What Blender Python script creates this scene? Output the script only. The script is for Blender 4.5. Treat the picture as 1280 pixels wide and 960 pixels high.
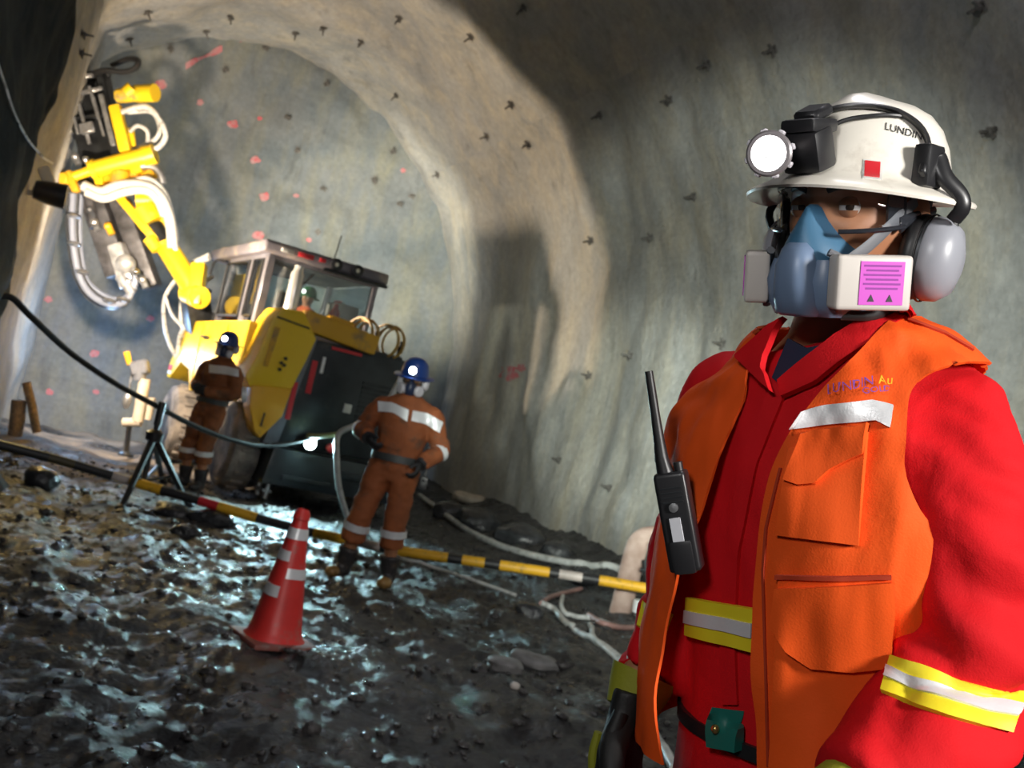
import bpy, bmesh, math, random
import numpy as np
from mathutils import Vector, Matrix
from mathutils.bvhtree import BVHTree

for o in list(bpy.data.objects):
    bpy.data.objects.remove(o)
random.seed(7)
SC = bpy.context.scene
COL = SC.collection

# ------------------------------------------------------------------ camera
FPX = 1244.0
ROLL = math.radians(12.5)
PITCH = math.atan(72 / FPX)
CAM = np.array([0.0, 0.0, 1.3])
cf = np.array([0, math.cos(PITCH), math.sin(PITCH)])
cu0 = np.array([0, -math.sin(PITCH), math.cos(PITCH)])
cx = np.array([1.0, 0, 0])
cr = math.cos(ROLL) * cx + math.sin(ROLL) * cu0
cu = -math.sin(ROLL) * cx + math.cos(ROLL) * cu0
cam_d = bpy.data.cameras.new('camera')
cam_d.sensor_width = 36.0
cam_d.lens = 36.0 * FPX / 1280.0
cam_d.clip_start = 0.05
cam_d.dof.use_dof = True
cam_d.dof.focus_distance = 1.3
cam_d.dof.aperture_fstop = 9.0
cam = bpy.data.objects.new('camera', cam_d)
COL.objects.link(cam)
M = Matrix(((cr[0], cu[0], -cf[0], CAM[0]), (cr[1], cu[1], -cf[1], CAM[1]), (cr[2], cu[2], -cf[2], CAM[2]), (0, 0, 0, 1)))
cam.matrix_world = M
SC.camera = cam

# ------------------------------------------------------------------ world, light, exposure
SC.view_settings.view_transform = 'Standard'
SC.view_settings.look = 'None'
SC.view_settings.gamma = 1.0
SC.view_settings.use_curve_mapping = False
SC.view_settings.exposure = 0.0
wd = bpy.data.worlds.new('mine_air')
SC.world = wd
wd.use_nodes = True
wd.node_tree.nodes['Background'].inputs[0].default_value = (0.50, 0.62, 0.70, 1)
wd.node_tree.nodes['Background'].inputs[1].default_value = 0.045


def aim(o, target):
    d = Vector(target) - o.location
    o.rotation_euler = d.to_track_quat('-Z', 'Y').to_euler()


def lamp(name, kind, loc, target, energy, color, size=0.1, angle=90, blend=0.3, size_y=None):
    ld = bpy.data.lights.new(name, kind)
    ld.energy = energy
    ld.color = color
    if kind == 'AREA':
        ld.size = size
        if size_y:
            ld.shape = 'RECTANGLE'
            ld.size_y = size_y
    else:
        ld.shadow_soft_size = size
    if kind == 'SPOT':
        ld.spot_size = math.radians(angle)
        ld.spot_blend = blend
    o = bpy.data.objects.new(name, ld)
    COL.objects.link(o)
    o.location = loc
    if target is not None:
        aim(o, target)
    return o


# photographer's work lamp, to the right of and above the camera
lamp('work_lamp_key', 'AREA', (1.80, -0.50, 2.05), (0.45, 1.35, 1.35), 86, (1.0, 0.97, 0.92), size=0.40)
# soft fill added left of the camera to lift left-facing surfaces
lamp('front_fill', 'AREA', (-0.50, -0.15, 1.80), (0.40, 1.35, 1.50), 9, (1.0, 0.98, 0.96), size=0.25)
# unseen spots added beside the camera to wash the right-hand wall
lamp('wall_wash_fill', 'SPOT', (-0.9, 0.3, 1.9), (2.27, 9.78, 2.35), 3000, (0.92, 1.0, 0.90), size=0.30, angle=39, blend=0.45)
lamp('wall_wash_fill', 'SPOT', (-0.95, 0.4, 2.0), (1.35, 10.9, 1.9), 6500, (0.90, 1.0, 0.90), size=0.30, angle=17, blend=0.9)  # narrow extra spot added to brighten one stretch of that wall
# unseen spot added behind the man to brighten the right wall
lamp('wall_low_fill', 'SPOT', (2.35, 6.6, 0.9), (2.35, 10.6, 1.5), 350, (0.88, 1.0, 0.88), size=0.2, angle=70, blend=0.8)
# unseen overhead point added to brighten the floor
lamp('top_light', 'POINT', (0.6, 2.6, 5.6), None, 160, (0.95, 0.93, 1.0), size=0.5)
# warm floodlight on the left wall corner, throwing the rig's shadow on the right wall
lamp('flood_lamp_warm', 'SPOT', (-4.92, 11.12, 2.40), (-3.6, 16.9, 3.2), 1400, (1.0, 0.81, 0.60), size=0.12, angle=123, blend=0.14)
lamp('floor_glint_fill', 'SPOT', (-5.0, 10.9, 2.3), (-3.0, 8.6, 0.0), 150, (1.0, 0.72, 0.26), size=0.12, angle=50, blend=0.7)  # extra spot added to give the left floor its yellow glints
# the rig's own work lights, facing the heading
lamp('rig_work_light', 'SPOT', (-3.55, 13.6, 3.35), (-4.6, 17.6, 4.0), 380, (1.0, 0.95, 0.78), size=0.1, angle=135, blend=0.6)
lamp('rig_work_light', 'SPOT', (-2.2, 14.2, 3.2), (-2.9, 17.4, 4.0), 1000, (1.0, 0.98, 0.82), size=0.1, angle=84, blend=0.8)
lamp('rig_boom_light', 'SPOT', (-4.0, 13.1, 3.2), (-6.1, 13.7, 3.9), 25, (1.0, 0.98, 0.9), size=0.08, angle=110, blend=0.5)
lamp('rig_low_light', 'POINT', (-6.0, 14.9, 1.4), None, 110, (0.40, 0.64, 1.0), size=0.2)


def ray(px, py):
    return cf + (px - 640) / FPX * cr - (py - 480) / FPX * cu


def P(px, py, d):
    """world point seen at photo pixel (px, py) at depth d metres"""
    return CAM + d * ray(px, py)


def G(px, py, z=0.0):
    q = ray(px, py)
    return CAM + (z - CAM[2]) / q[2] * q


# ------------------------------------------------------------------ helpers
def n3(v):
    v = np.asarray(v, float)
    return v / (np.linalg.norm(v) + 1e-12)


def _hash(ix, iy, iz, seed):
    h = (ix.astype(np.int64) * 374761393 + iy.astype(np.int64) * 668265263 + iz.astype(np.int64) * 2147483647 + seed * 974634777)
    h = (h ^ (h >> 13)) * 1274126177
    h = h ^ (h >> 16)
    return (h & 0xFFFFFF).astype(float) / 0xFFFFFF


def vnoise(x, y, z, seed=0):
    x, y, z = np.broadcast_arrays(np.asarray(x, float), np.asarray(y, float), np.asarray(z, float))
    ix, iy, iz = np.floor(x), np.floor(y), np.floor(z)
    fx, fy, fz = x - ix, y - iy, z - iz
    fx, fy, fz = [t * t * (3 - 2 * t) for t in (fx, fy, fz)]
    r = 0
    for a in (0, 1):
        for b in (0, 1):
            for c in (0, 1):
                wgt = (fx if a else 1 - fx) * (fy if b else 1 - fy) * (fz if c else 1 - fz)
                r = r + wgt * _hash(ix + a, iy + b, iz + c, seed)
    return r * 2 - 1


def fbm(x, y, z, octv=4, seed=0, gain=0.5):
    r, a, f = 0, 1.0, 1.0
    for i in range(octv):
        r = r + a * vnoise(x * f, y * f, z * f, seed + i * 17)
        a *= gain
        f *= 2.03
    return r


def new_mesh(name, V, F, mats, smooth=True, recalc=True, fmat=None, sharp=42):
    me = bpy.data.meshes.new(name)
    V = np.asarray(V, float)
    me.from_pydata(V.tolist(), [], [tuple(int(i) for i in f) for f in F])
    if not isinstance(mats, (list, tuple)):
        mats = [mats]
    for m in mats:
        me.materials.append(m)
    if recalc:
        bm = bmesh.new()
        bm.from_mesh(me)
        bmesh.ops.recalc_face_normals(bm, faces=bm.faces)
        bm.to_mesh(me)
        bm.free()
    if fmat is not None:
        me.polygons.foreach_set('material_index', np.asarray(fmat, np.int32))
    if smooth:
        me.polygons.foreach_set('use_smooth', np.ones(len(me.polygons), bool))
        if sharp:
            me.set_sharp_from_angle(angle=math.radians(sharp))
    me.update()
    return me


def base_of(o):
    v = Vector((0, 0, 0))
    while o is not None:
        v += o.location
        o = o.parent
    return np.array(v)


def mk(name, VF, mat, parent=None, smooth=True, recalc=True, fmat=None, sharp=42, loc=None):
    """one mesh object from world-space vertices; child meshes are stored relative to their parent"""
    V, F = VF
    V = np.asarray(V, float)
    if parent is not None:
        org = base_of(parent)
        rel = np.zeros(3)
    else:
        org = np.array([(V[:, 0].min() + V[:, 0].max()) / 2, (V[:, 1].min() + V[:, 1].max()) / 2, V[:, 2].min()]) if loc is None else np.asarray(loc, float)
        rel = org
    me = new_mesh(name, V - org, F, mat, smooth, recalc, fmat, sharp)
    o = bpy.data.objects.new(name, me)
    COL.objects.link(o)
    if parent is not None:
        o.parent = parent
    else:
        o.location = rel
    return o


def tag(o, label=None, cat=None, group=None, kind=None):
    if label:
        o['label'] = label
    if cat:
        o['category'] = cat
    if group:
        o['group'] = group
    if kind:
        o['kind'] = kind
    return o


def thing(name, label, cat, loc, group=None):
    o = bpy.data.objects.new(name, None)
    o.empty_display_size = 0.1
    COL.objects.link(o)
    o.location = [float(t) for t in loc]
    return tag(o, label, cat, group)


def join(*parts):
    V, F, n = [], [], 0
    for v, f in parts:
        v = np.asarray(v, float)
        V.append(v)
        F += [tuple(int(i) + n for i in q) for q in f]
        n += len(v)
    return np.vstack(V), F


def frames(pts, ref=None):
    pts = np.asarray(pts, float)
    T = np.gradient(pts, axis=0)
    T = T / (np.linalg.norm(T, axis=1)[:, None] + 1e-12)
    a = np.array(ref, float) if ref is not None else (np.array([0, 0, 1.0]) if abs(T[0][2]) < 0.9 else np.array([1.0, 0, 0]))
    out = []
    for t in T:
        if ref is not None:
            a = np.array(ref, float)
        a = a - t * (a @ t)
        a = n3(a)
        out.append((t, a, np.cross(t, a)))
    return out


def smooth_path(pts, k=6):
    pts = np.asarray(pts, float)
    if len(pts) < 3 or k < 2:
        return pts
    ext = np.vstack([2 * pts[0] - pts[1], pts, 2 * pts[-1] - pts[-2]])
    out = []
    for i in range(1, len(ext) - 2):
        p0, p1, p2, p3 = ext[i - 1:i + 3]
        for j in range(k):
            t = j / k
            out.append(0.5 * ((2 * p1) + (-p0 + p2) * t + (2 * p0 - 5 * p1 + 4 * p2 - p3) * t * t + (-p0 + 3 * p1 - 3 * p2 + p3) * t ** 3))
    out.append(pts[-1])
    return np.array(out)


def loft(rings, caps=True, closed=True):
    """rings: list of (n,3) arrays"""
    n = len(rings[0])
    V = np.vstack(rings)
    F = []
    for i in range(len(rings) - 1):
        for j in range(n if closed else n - 1):
            k = (j + 1) % n
            F.append((i * n + j, i * n + k, (i + 1) * n + k, (i + 1) * n + j))
    if caps:
        F.append(tuple(range(n))[::-1])
        F.append(tuple((len(rings) - 1) * n + j for j in range(n)))
    return V, F


def tube(pts, rad, n=10, k=0, ref=None, caps=True):
    """swept tube; rad scalar, list, or list of (ra, rb) with ra along ref"""
    pts = np.asarray(pts, float)
    m = len(pts)
    rad = np.asarray([rad] * m if np.ndim(rad) == 0 else rad, float)
    if rad.ndim == 1:
        rad = np.stack([rad, rad], 1)
    if k:
        sp = smooth_path(np.hstack([pts, rad]), k)
        pts, rad = sp[:, :3], np.maximum(sp[:, 3:], 1e-4)
    fr = frames(pts, ref)
    ang = np.linspace(0, 2 * np.pi, n, endpoint=False)
    rings = [p + np.outer(np.cos(ang) * r[0], a) + np.outer(np.sin(ang) * r[1], b) for p, r, (t, a, b) in zip(pts, rad, fr)]
    return loft(rings, caps)


def box(c, s, ax=None, bev=0.0, seg=1):
    """box centred at c, size s, axes rows ax, bevelled"""
    bm = bmesh.new()
    bmesh.ops.create_cube(bm, size=1.0)
    for v in bm.verts:
        v.co = Vector((v.co.x * s[0], v.co.y * s[1], v.co.z * s[2]))
    if bev > 0:
        bmesh.ops.bevel(bm, geom=list(bm.edges), offset=min(bev, min(s) * 0.45), segments=seg, affect='EDGES', profile=0.6)
    V = np.array([v.co[:] for v in bm.verts])
    bm.verts.index_update()
    F = [tuple(v.index for v in f.verts) for f in bm.faces]
    bm.free()
    ax = np.eye(3) if ax is None else np.asarray(ax, float)
    return V @ ax + np.asarray(c, float), F


def beam(p, q, w, h, up=(0, 0, 1), bev=0.0, seg=1):
    """box running from p to q; w across, h along up"""
    p, q = np.asarray(p, float), np.asarray(q, float)
    t = n3(q - p)
    a = n3(np.asarray(up, float) - t * (np.asarray(up, float) @ t))
    b = np.cross(t, a)
    return box((p + q) / 2, (np.linalg.norm(q - p), w, h), np.array([t, b, a]), bev, seg)


def prism(poly, o, ex, ey, en, th, bev=0.0, seg=2):
    """2-D outline extruded by th along en"""
    bm = bmesh.new()
    o, ex, ey, en = [np.asarray(t, float) for t in (o, ex, ey, en)]
    vs = [bm.verts.new((float(a), float(b), 0)) for a, b in poly]
    f = bm.faces.new(vs)
    r = bmesh.ops.extrude_face_region(bm, geom=[f])
    for v in r['geom']:
        if isinstance(v, bmesh.types.BMVert):
            v.co.z += th
    if bev:
        bmesh.ops.bevel(bm, geom=list(bm.edges), offset=bev, segments=seg, affect='EDGES', profile=0.6)
    bm.verts.index_update()
    V = np.array([v.co[:] for v in bm.verts])
    F = [tuple(v.index for v in f.verts) for f in bm.faces]
    bm.free()
    return o + V[:, :1] * ex + V[:, 1:2] * ey + V[:, 2:] * en, F


def lathe(prof, o, ax, n=24, ref=(1, 0, 0), caps=True, sx=1.0, sy=1.0):
    """profile of (radius, height) revolved about ax through o"""
    o = np.asarray(o, float)
    ax = n3(ax)
    ref = np.asarray(ref, float)
    if abs(n3(ref) @ ax) > 0.95:
        ref = np.array([0, 1.0, 0.1])
    a = n3(ref - ax * (ref @ ax))
    b = np.cross(ax, a)
    ang = np.linspace(0, 2 * np.pi, n, endpoint=False)
    rings = [o + ax * h + np.outer(np.cos(ang) * r * sx, a) + np.outer(np.sin(ang) * r * sy, b) for r, h in prof]
    return loft(rings, caps)


def torus(o, ax, R, r, n=28, m=8, sx=1.0, ref=(1, 0, 0)):
    o = np.asarray(o, float)
    ax = n3(ax)
    ref = np.asarray(ref, float)
    if abs(n3(ref) @ ax) > 0.95:
        ref = np.array([0, 1.0, 0.1])
    a = n3(ref - ax * (ref @ ax))
    b = np.cross(ax, a)
    ang = np.linspace(0, 2 * np.pi, n, endpoint=False)
    ph = np.linspace(0, 2 * np.pi, m, endpoint=False)
    V, F = [], []
    for i in range(n):
        d = a * math.cos(ang[i]) * sx + b * math.sin(ang[i])
        for j in range(m):
            V.append(o + d * R + n3(d) * r * math.cos(ph[j]) + ax * r * math.sin(ph[j]))
    for i in range(n):
        for j in range(m):
            i2, j2 = (i + 1) % n, (j + 1) % m
            F.append((i * m + j, i2 * m + j, i2 * m + j2, i * m + j2))
    return np.array(V), F


def ball(c, r, ax=None, n=16, m=10):
    """ellipsoid; r scalar or 3 radii along the rows of ax"""
    r = np.array([r] * 3 if np.ndim(r) == 0 else r, float)
    ax = np.eye(3) if ax is None else np.asarray(ax, float)
    rings = []
    for i in range(m + 1):
        t = math.pi * (i + 0.02) / (m + 0.04)
        ang = np.linspace(0, 2 * np.pi, n, endpoint=False)
        pt = np.stack([np.cos(ang) * math.sin(t) * r[0], np.sin(ang) * math.sin(t) * r[1], np.full(n, math.cos(t) * r[2])], 1)
        rings.append(pt @ ax + np.asarray(c, float))
    return loft(rings)


def remesh(VF, voxel, it=4, fac=0.5):
    V, F = VF
    me = new_mesh('tmp', V, F, [], recalc=True, smooth=False)
    o = bpy.data.objects.new('tmp', me)
    COL.objects.link(o)
    m = o.modifiers.new('r', 'REMESH')
    m.mode = 'VOXEL'
    m.voxel_size = voxel
    if it:
        s = o.modifiers.new('s', 'SMOOTH')
        s.iterations = it
        s.factor = fac
    dg = bpy.context.evaluated_depsgraph_get()
    e = bpy.data.meshes.new_from_object(o.evaluated_get(dg))
    Vo = np.empty(len(e.vertices) * 3)
    e.vertices.foreach_get('co', Vo)
    Fo = [tuple(p.vertices) for p in e.polygons]
    bpy.data.objects.remove(o)
    bpy.data.meshes.remove(me)
    bpy.data.meshes.remove(e)
    return Vo.reshape(-1, 3), Fo


def vnormals(V, F):
    N = np.zeros_like(V)
    for f in F:
        a, b, c = V[f[0]], V[f[1]], V[f[2]]
        nn = np.cross(b - a, c - a)
        for i in f:
            N[i] += nn
    return N / (np.linalg.norm(N, axis=1)[:, None] + 1e-12)


def bvh_of(VF):
    return BVHTree.FromPolygons([tuple(v) for v in np.asarray(VF[0]).tolist()], [tuple(int(i) for i in f) for f in VF[1]])


def hit(bvh, px, py, off=0.0, fallback=1.3):
    """point where the line of sight through a photo pixel meets a surface, lifted off along its normal"""
    d = ray(px, py)
    loc, nrm, idx, dist = bvh.ray_cast(Vector(CAM), Vector(n3(d)))
    if loc is None:
        return P(px, py, fallback), -n3(d)
    nrm = np.array(nrm)
    if nrm @ d > 0:
        nrm = -nrm
    return np.array(loc) + nrm * off, nrm


def patch(bvh, top, bot, n=14, m=6, off=0.004, th=0.003, fallback=1.3):
    """cloth patch laid on a surface between two edges (photo pixels), with thickness"""
    def resample(pl, n):
        pl = np.asarray(pl, float)
        d = np.r_[0, np.cumsum(np.linalg.norm(np.diff(pl, axis=0), axis=1))]
        t = np.linspace(0, d[-1], n)
        return np.stack([np.interp(t, d, pl[:, i]) for i in (0, 1)], 1)
    a, b = resample(top, n), resample(bot, n)
    P0, N0 = [], []
    for j in range(m):
        for i in range(n):
            px = a[i] + (b[i] - a[i]) * j / (m - 1)
            p, nn = hit(bvh, px[0], px[1], 0, fallback)
            P0.append(p)
            N0.append(nn)
    P0, N0 = np.array(P0), np.array(N0)
    g = N0.reshape(m, n, 3).copy()
    for _ in range(3):
        g[1:-1] = (g[1:-1] * 2 + g[:-2] + g[2:]) / 4
        g[:, 1:-1] = (g[:, 1:-1] * 2 + g[:, :-2] + g[:, 2:]) / 4
    N0 = g.reshape(-1, 3)
    N0 = N0 / np.linalg.norm(N0, axis=1)[:, None]
    top_ = P0 + N0 * (off + th)
    bot_ = P0 + N0 * (off - 0.006)
    V = np.vstack([top_, bot_])
    F = []
    q = m * n
    for j in range(m - 1):
        for i in range(n - 1):
            k = j * n + i
            F.append((k, k + 1, k + n + 1, k + n))
            F.append((q + k, q + k + n, q + k + n + 1, q + k + 1))
    rim = list(range(n)) + [j * n + n - 1 for j in range(1, m)] + list(range(q - 2, q - n - 1, -1)) + [j * n for j in range(m - 2, 0, -1)]
    for i in range(len(rim)):
        a_, b_ = rim[i], rim[(i + 1) % len(rim)]
        F.append((a_, q + a_, q + b_, b_))
    return V, F


def text_mesh(body, size=1.0, extrude=0.0):
    cu_ = bpy.data.curves.new('t', 'FONT')
    cu_.body = body
    cu_.size = size
    cu_.extrude = extrude
    cu_.resolution_u = 3
    o = bpy.data.objects.new('t', cu_)
    COL.objects.link(o)
    dg = bpy.context.evaluated_depsgraph_get()
    me = bpy.data.meshes.new_from_object(o.evaluated_get(dg))
    V = np.array([v.co[:] for v in me.vertices])
    F = [tuple(p.vertices) for p in me.polygons]
    bpy.data.objects.remove(o)
    bpy.data.meshes.remove(me)
    return V, F


def text_on(bvh, body, p0, ex, ey, off=0.003, fallback=1.3):
    """lettering laid on a surface; p0 baseline start, ex/ey pixel vectors for one em across / up"""
    V, F = text_mesh(body)
    p0, ex, ey = [np.asarray(t, float) for t in (p0, ex, ey)]
    out = []
    for v in V:
        q = p0 + ex * v[0] + ey * v[1]
        out.append(hit(bvh, q[0], q[1], off, fallback)[0])
    return np.array(out), F


# ------------------------------------------------------------------ materials
def mat(name, col, rough=0.5, metal=0.0, var=0.0, vscale=6.0, col2=None, bump=0.0, bscale=60.0, bdist=0.01, coat=0.0, spec=0.5,
        emit=None, estr=0.0, trans=None, stretch=None, detail=5.0, dirt=None, dscale=4.0, damt=0.5, rvar=0.0, alpha=None, sheen=0.0, crinkle=0.0):
    m = bpy.data.materials.new(name)
    m.use_nodes = True
    nt = m.node_tree
    b = nt.nodes['Principled BSDF']
    L = nt.links.new
    b.inputs['Base Color'].default_value = (*col, 1)
    b.inputs['Roughness'].default_value = rough
    b.inputs['Metallic'].default_value = metal
    b.inputs['Coat Weight'].default_value = coat
    b.inputs['Specular IOR Level'].default_value = spec
    if sheen:
        b.inputs['Sheen Weight'].default_value = sheen
    if emit:
        b.inputs['Emission Color'].default_value = (*emit, 1)
        b.inputs['Emission Strength'].default_value = estr
    if alpha is not None:
        b.inputs['Alpha'].default_value = alpha
    tc = nt.nodes.new('ShaderNodeTexCoord')
    mp = nt.nodes.new('ShaderNodeMapping')
    L(tc.outputs['Object'], mp.inputs['Vector'])
    if stretch:
        mp.inputs['Scale'].default_value = stretch
    src = None
    if var or col2:
        n = nt.nodes.new('ShaderNodeTexNoise')
        n.inputs['Scale'].default_value = vscale
        n.inputs['Detail'].default_value = detail
        L(mp.outputs[0], n.inputs['Vector'])
        rp = nt.nodes.new('ShaderNodeValToRGB')
        c2 = col2 if col2 else tuple(max(0, t * (1 - var)) for t in col)
        c1 = col if col2 else tuple(min(1, t * (1 + var * 0.6)) for t in col)
        rp.color_ramp.elements[0].position = 0.35
        rp.color_ramp.elements[1].position = 0.68
        rp.color_ramp.elements[0].color = (*c2, 1)
        rp.color_ramp.elements[1].color = (*c1, 1)
        L(n.outputs['Fac'], rp.inputs[0])
        src = rp.outputs[0]
        if rvar:
            mr = nt.nodes.new('ShaderNodeMapRange')
            mr.inputs[3].default_value = max(0.02, rough - rvar)
            mr.inputs[4].default_value = min(1, rough + rvar)
            L(n.outputs['Fac'], mr.inputs[0])
            L(mr.outputs[0], b.inputs['Roughness'])
    if dirt:
        n2 = nt.nodes.new('ShaderNodeTexNoise')
        n2.inputs['Scale'].default_value = dscale
        n2.inputs['Detail'].default_value = 7
        n2.inputs['Roughness'].default_value = 0.65
        L(tc.outputs['Object'], n2.inputs['Vector'])
        rp2 = nt.nodes.new('ShaderNodeValToRGB')
        rp2.color_ramp.elements[0].position = 0.62 - damt * 0.3
        rp2.color_ramp.elements[1].position = 0.78 - damt * 0.2
        mx = nt.nodes.new('ShaderNodeMix')
        mx.data_type = 'RGBA'
        L(n2.outputs['Fac'], rp2.inputs[0])
        L(rp2.outputs[0], mx.inputs[0])
        if src:
            L(src, mx.inputs[6])
        else:
            mx.inputs[6].default_value = (*col, 1)
        mx.inputs[7].default_value = (*dirt, 1)
        src = mx.outputs[2]
    if src:
        L(src, b.inputs['Base Color'])
    if bump:
        n3_ = nt.nodes.new('ShaderNodeTexNoise')
        n3_.inputs['Scale'].default_value = bscale
        n3_.inputs['Detail'].default_value = 6
        L(mp.outputs[0], n3_.inputs['Vector'])
        bp = nt.nodes.new('ShaderNodeBump')
        bp.inputs['Strength'].default_value = bump
        bp.inputs['Distance'].default_value = bdist
        L(n3_.outputs['Fac'], bp.inputs['Height'])
        if crinkle:
            n4 = nt.nodes.new('ShaderNodeTexNoise')
            n4.inputs['Scale'].default_value = 9
            n4.inputs['Detail'].default_value = 3
            n4.inputs['Distortion'].default_value = 0.6
            m4 = nt.nodes.new('ShaderNodeMapping')
            m4.inputs['Scale'].default_value = (1.0, 1.0, 0.75)
            m4.inputs['Rotation'].default_value = (0.4, 0.5, 0.3)
            L(tc.outputs['Object'], m4.inputs['Vector'])
            L(m4.outputs[0], n4.inputs['Vector'])
            b4 = nt.nodes.new('ShaderNodeBump')
            b4.inputs['Strength'].default_value = crinkle
            b4.inputs['Distance'].default_value = 0.03
            L(n4.outputs['Fac'], b4.inputs['Height'])
            L(b4.outputs[0], bp.inputs['Normal'])
        L(bp.outputs[0], b.inputs['Normal'])
    return m


def glass(name, tint=(0.9, 0.95, 0.95), amount=0.12, rough=0.03):
    m = bpy.data.materials.new(name)
    m.use_nodes = True
    nt = m.node_tree
    nt.nodes.remove(nt.nodes['Principled BSDF'])
    t = nt.nodes.new('ShaderNodeBsdfTransparent')
    t.inputs[0].default_value = (*tint, 1)
    g = nt.nodes.new('ShaderNodeBsdfGlossy')
    g.inputs['Roughness'].default_value = rough
    fr = nt.nodes.new('ShaderNodeLayerWeight')
    fr.inputs[0].default_value = 0.25
    ml = nt.nodes.new('ShaderNodeMath')
    ml.operation = 'MULTIPLY_ADD'
    ml.inputs[1].default_value = 0.5
    ml.inputs[2].default_value = amount
    nt.links.new(fr.outputs['Fresnel'], ml.inputs[0])
    mx = nt.nodes.new('ShaderNodeMixShader')
    nt.links.new(ml.outputs[0], mx.inputs[0])
    nt.links.new(t.outputs[0], mx.inputs[1])
    nt.links.new(g.outputs[0], mx.inputs[2])
    nt.links.new(mx.outputs[0], nt.nodes['Material Output'].inputs[0])
    return m


def rock_mat(name, a, b, c, bump=0.5, streak=1.0, spec=0.35):
    """sprayed concrete over rock: grey ground with tan washes, vertical drip streaks and stains"""
    m = bpy.data.materials.new(name)
    m.use_nodes = True
    nt = m.node_tree
    p = nt.nodes['Principled BSDF']
    L = nt.links.new
    p.inputs['Roughness'].default_value = 0.72
    p.inputs['Specular IOR Level'].default_value = spec
    tc = nt.nodes.new('ShaderNodeTexCoord')

    def noise(sc, vec, det=6, rg=0.6):
        n = nt.nodes.new('ShaderNodeTexNoise')
        n.inputs['Scale'].default_value = sc
        n.inputs['Detail'].default_value = det
        n.inputs['Roughness'].default_value = rg
        L(vec, n.inputs['Vector'])
        return n.outputs['Fac']

    def ramp(f, p0, p1, c0=(0, 0, 0), c1=(1, 1, 1)):
        r = nt.nodes.new('ShaderNodeValToRGB')
        r.color_ramp.elements[0].position = p0
        r.color_ramp.elements[1].position = p1
        r.color_ramp.elements[0].color = (*c0, 1)
        r.color_ramp.elements[1].color = (*c1, 1)
        L(f, r.inputs[0])
        return r.outputs[0]

    def mixc(f, x, y, mode='MIX'):
        k = nt.nodes.new('ShaderNodeMix')
        k.data_type = 'RGBA'
        k.blend_type = mode
        if isinstance(f, float):
            k.inputs[0].default_value = f
        else:
            L(f, k.inputs[0])
        for s, t in ((6, x), (7, y)):
            if isinstance(t, tuple):
                k.inputs[s].default_value = (*t, 1)
            else:
                L(t, k.inputs[s])
        return k.outputs[2]
    st = nt.nodes.new('ShaderNodeMapping')
    st.inputs['Scale'].default_value = (1.0, 1.0, 0.16)
    L(tc.outputs['Object'], st.inputs['Vector'])
    big = noise(0.9, tc.outputs['Object'])
    sn = noise(2.6, st.outputs[0], 8, 0.62)
    fine = noise(11.0, tc.outputs['Object'], 8, 0.7)
    base = mixc(ramp(big, 0.38, 0.62), a, b)
    base = mixc(ramp(sn, 0.44, 0.74), base, c)
    base = mixc(ramp(fine, 0.35, 0.75, (0.62, 0.62, 0.62), (1.15, 1.15, 1.15)), (0, 0, 0), base, 'MULTIPLY') if False else base
    mul = mixc(1.0, base, ramp(fine, 0.3, 0.75, (0.66, 0.66, 0.66), (1.0, 1.0, 1.0)), 'MULTIPLY')
    dk = noise(3.7, st.outputs[0], 5, 0.55)
    mul2 = mixc(ramp(dk, 0.60, 0.74, (0, 0, 0), (0.75 * streak,) * 3), mul, tuple(t * 0.30 for t in a))
    L(mul2, p.inputs['Base Color'])
    bp = nt.nodes.new('ShaderNodeBump')
    bp.inputs['Strength'].default_value = bump
    bp.inputs['Distance'].default_value = 0.05
    bf = noise(16.0, tc.outputs['Object'], 9, 0.68)
    L(bf, bp.inputs['Height'])
    bp2 = nt.nodes.new('ShaderNodeBump')
    bp2.inputs['Strength'].default_value = bump * 0.4
    bp2.inputs['Distance'].default_value = 0.10
    L(noise(4.0, st.outputs[0], 6, 0.55), bp2.inputs['Height'])
    L(bp.outputs[0], bp2.inputs['Normal'])
    L(bp2.outputs[0], p.inputs['Normal'])
    return m


M_wall = rock_mat('sprayed_concrete', (0.27, 0.27, 0.26), (0.36, 0.355, 0.335), (0.43, 0.385, 0.30), streak=0.55)
M_face = rock_mat('face_concrete', (0.12, 0.14, 0.155), (0.17, 0.18, 0.185), (0.20, 0.195, 0.15), bump=0.35, streak=0.6)  # darkened and cooled to stand in for weaker light at the heading
M_pillar = rock_mat('pillar_rock', (0.014, 0.019, 0.021), (0.026, 0.031, 0.034), (0.045, 0.043, 0.037), bump=0.5, spec=0.08)  # dark rock, its colours taken near black in place of missing light
M_black = mat('black_rubber', (0.012, 0.012, 0.013), 0.45)
M_dark = mat('dark_steel', (0.03, 0.033, 0.037), 0.4, 0.5, var=0.4, vscale=9)
M_blackp = mat('black_plastic', (0.015, 0.015, 0.017), 0.35)
M_steel = mat('worn_steel', (0.42, 0.43, 0.45), 0.35, 0.8, var=0.3, vscale=12)
M_chrome = mat('chrome', (0.75, 0.76, 0.78), 0.15, 1.0)
M_yel = mat('rig_yellow', (0.80, 0.52, 0.012), 0.38, dirt=(0.22, 0.17, 0.09), dscale=3.0, damt=0.15)
M_ora = mat('rig_amber', (0.62, 0.33, 0.012), 0.4, dirt=(0.2, 0.14, 0.07), dscale=4.0, damt=0.3)
M_red = mat('signal_red', (0.55, 0.02, 0.03), 0.4)
M_redl = mat('paint_red', (0.42, 0.07, 0.085), 0.8, col2=(0.33, 0.20, 0.20), vscale=14)
M_white = mat('white_paint', (0.58, 0.58, 0.56), 0.45, var=0.1)
M_silver = mat('reflective_silver', (0.72, 0.73, 0.75), 0.35, 0.15, bump=0.15, bscale=300, bdist=0.002)
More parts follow.
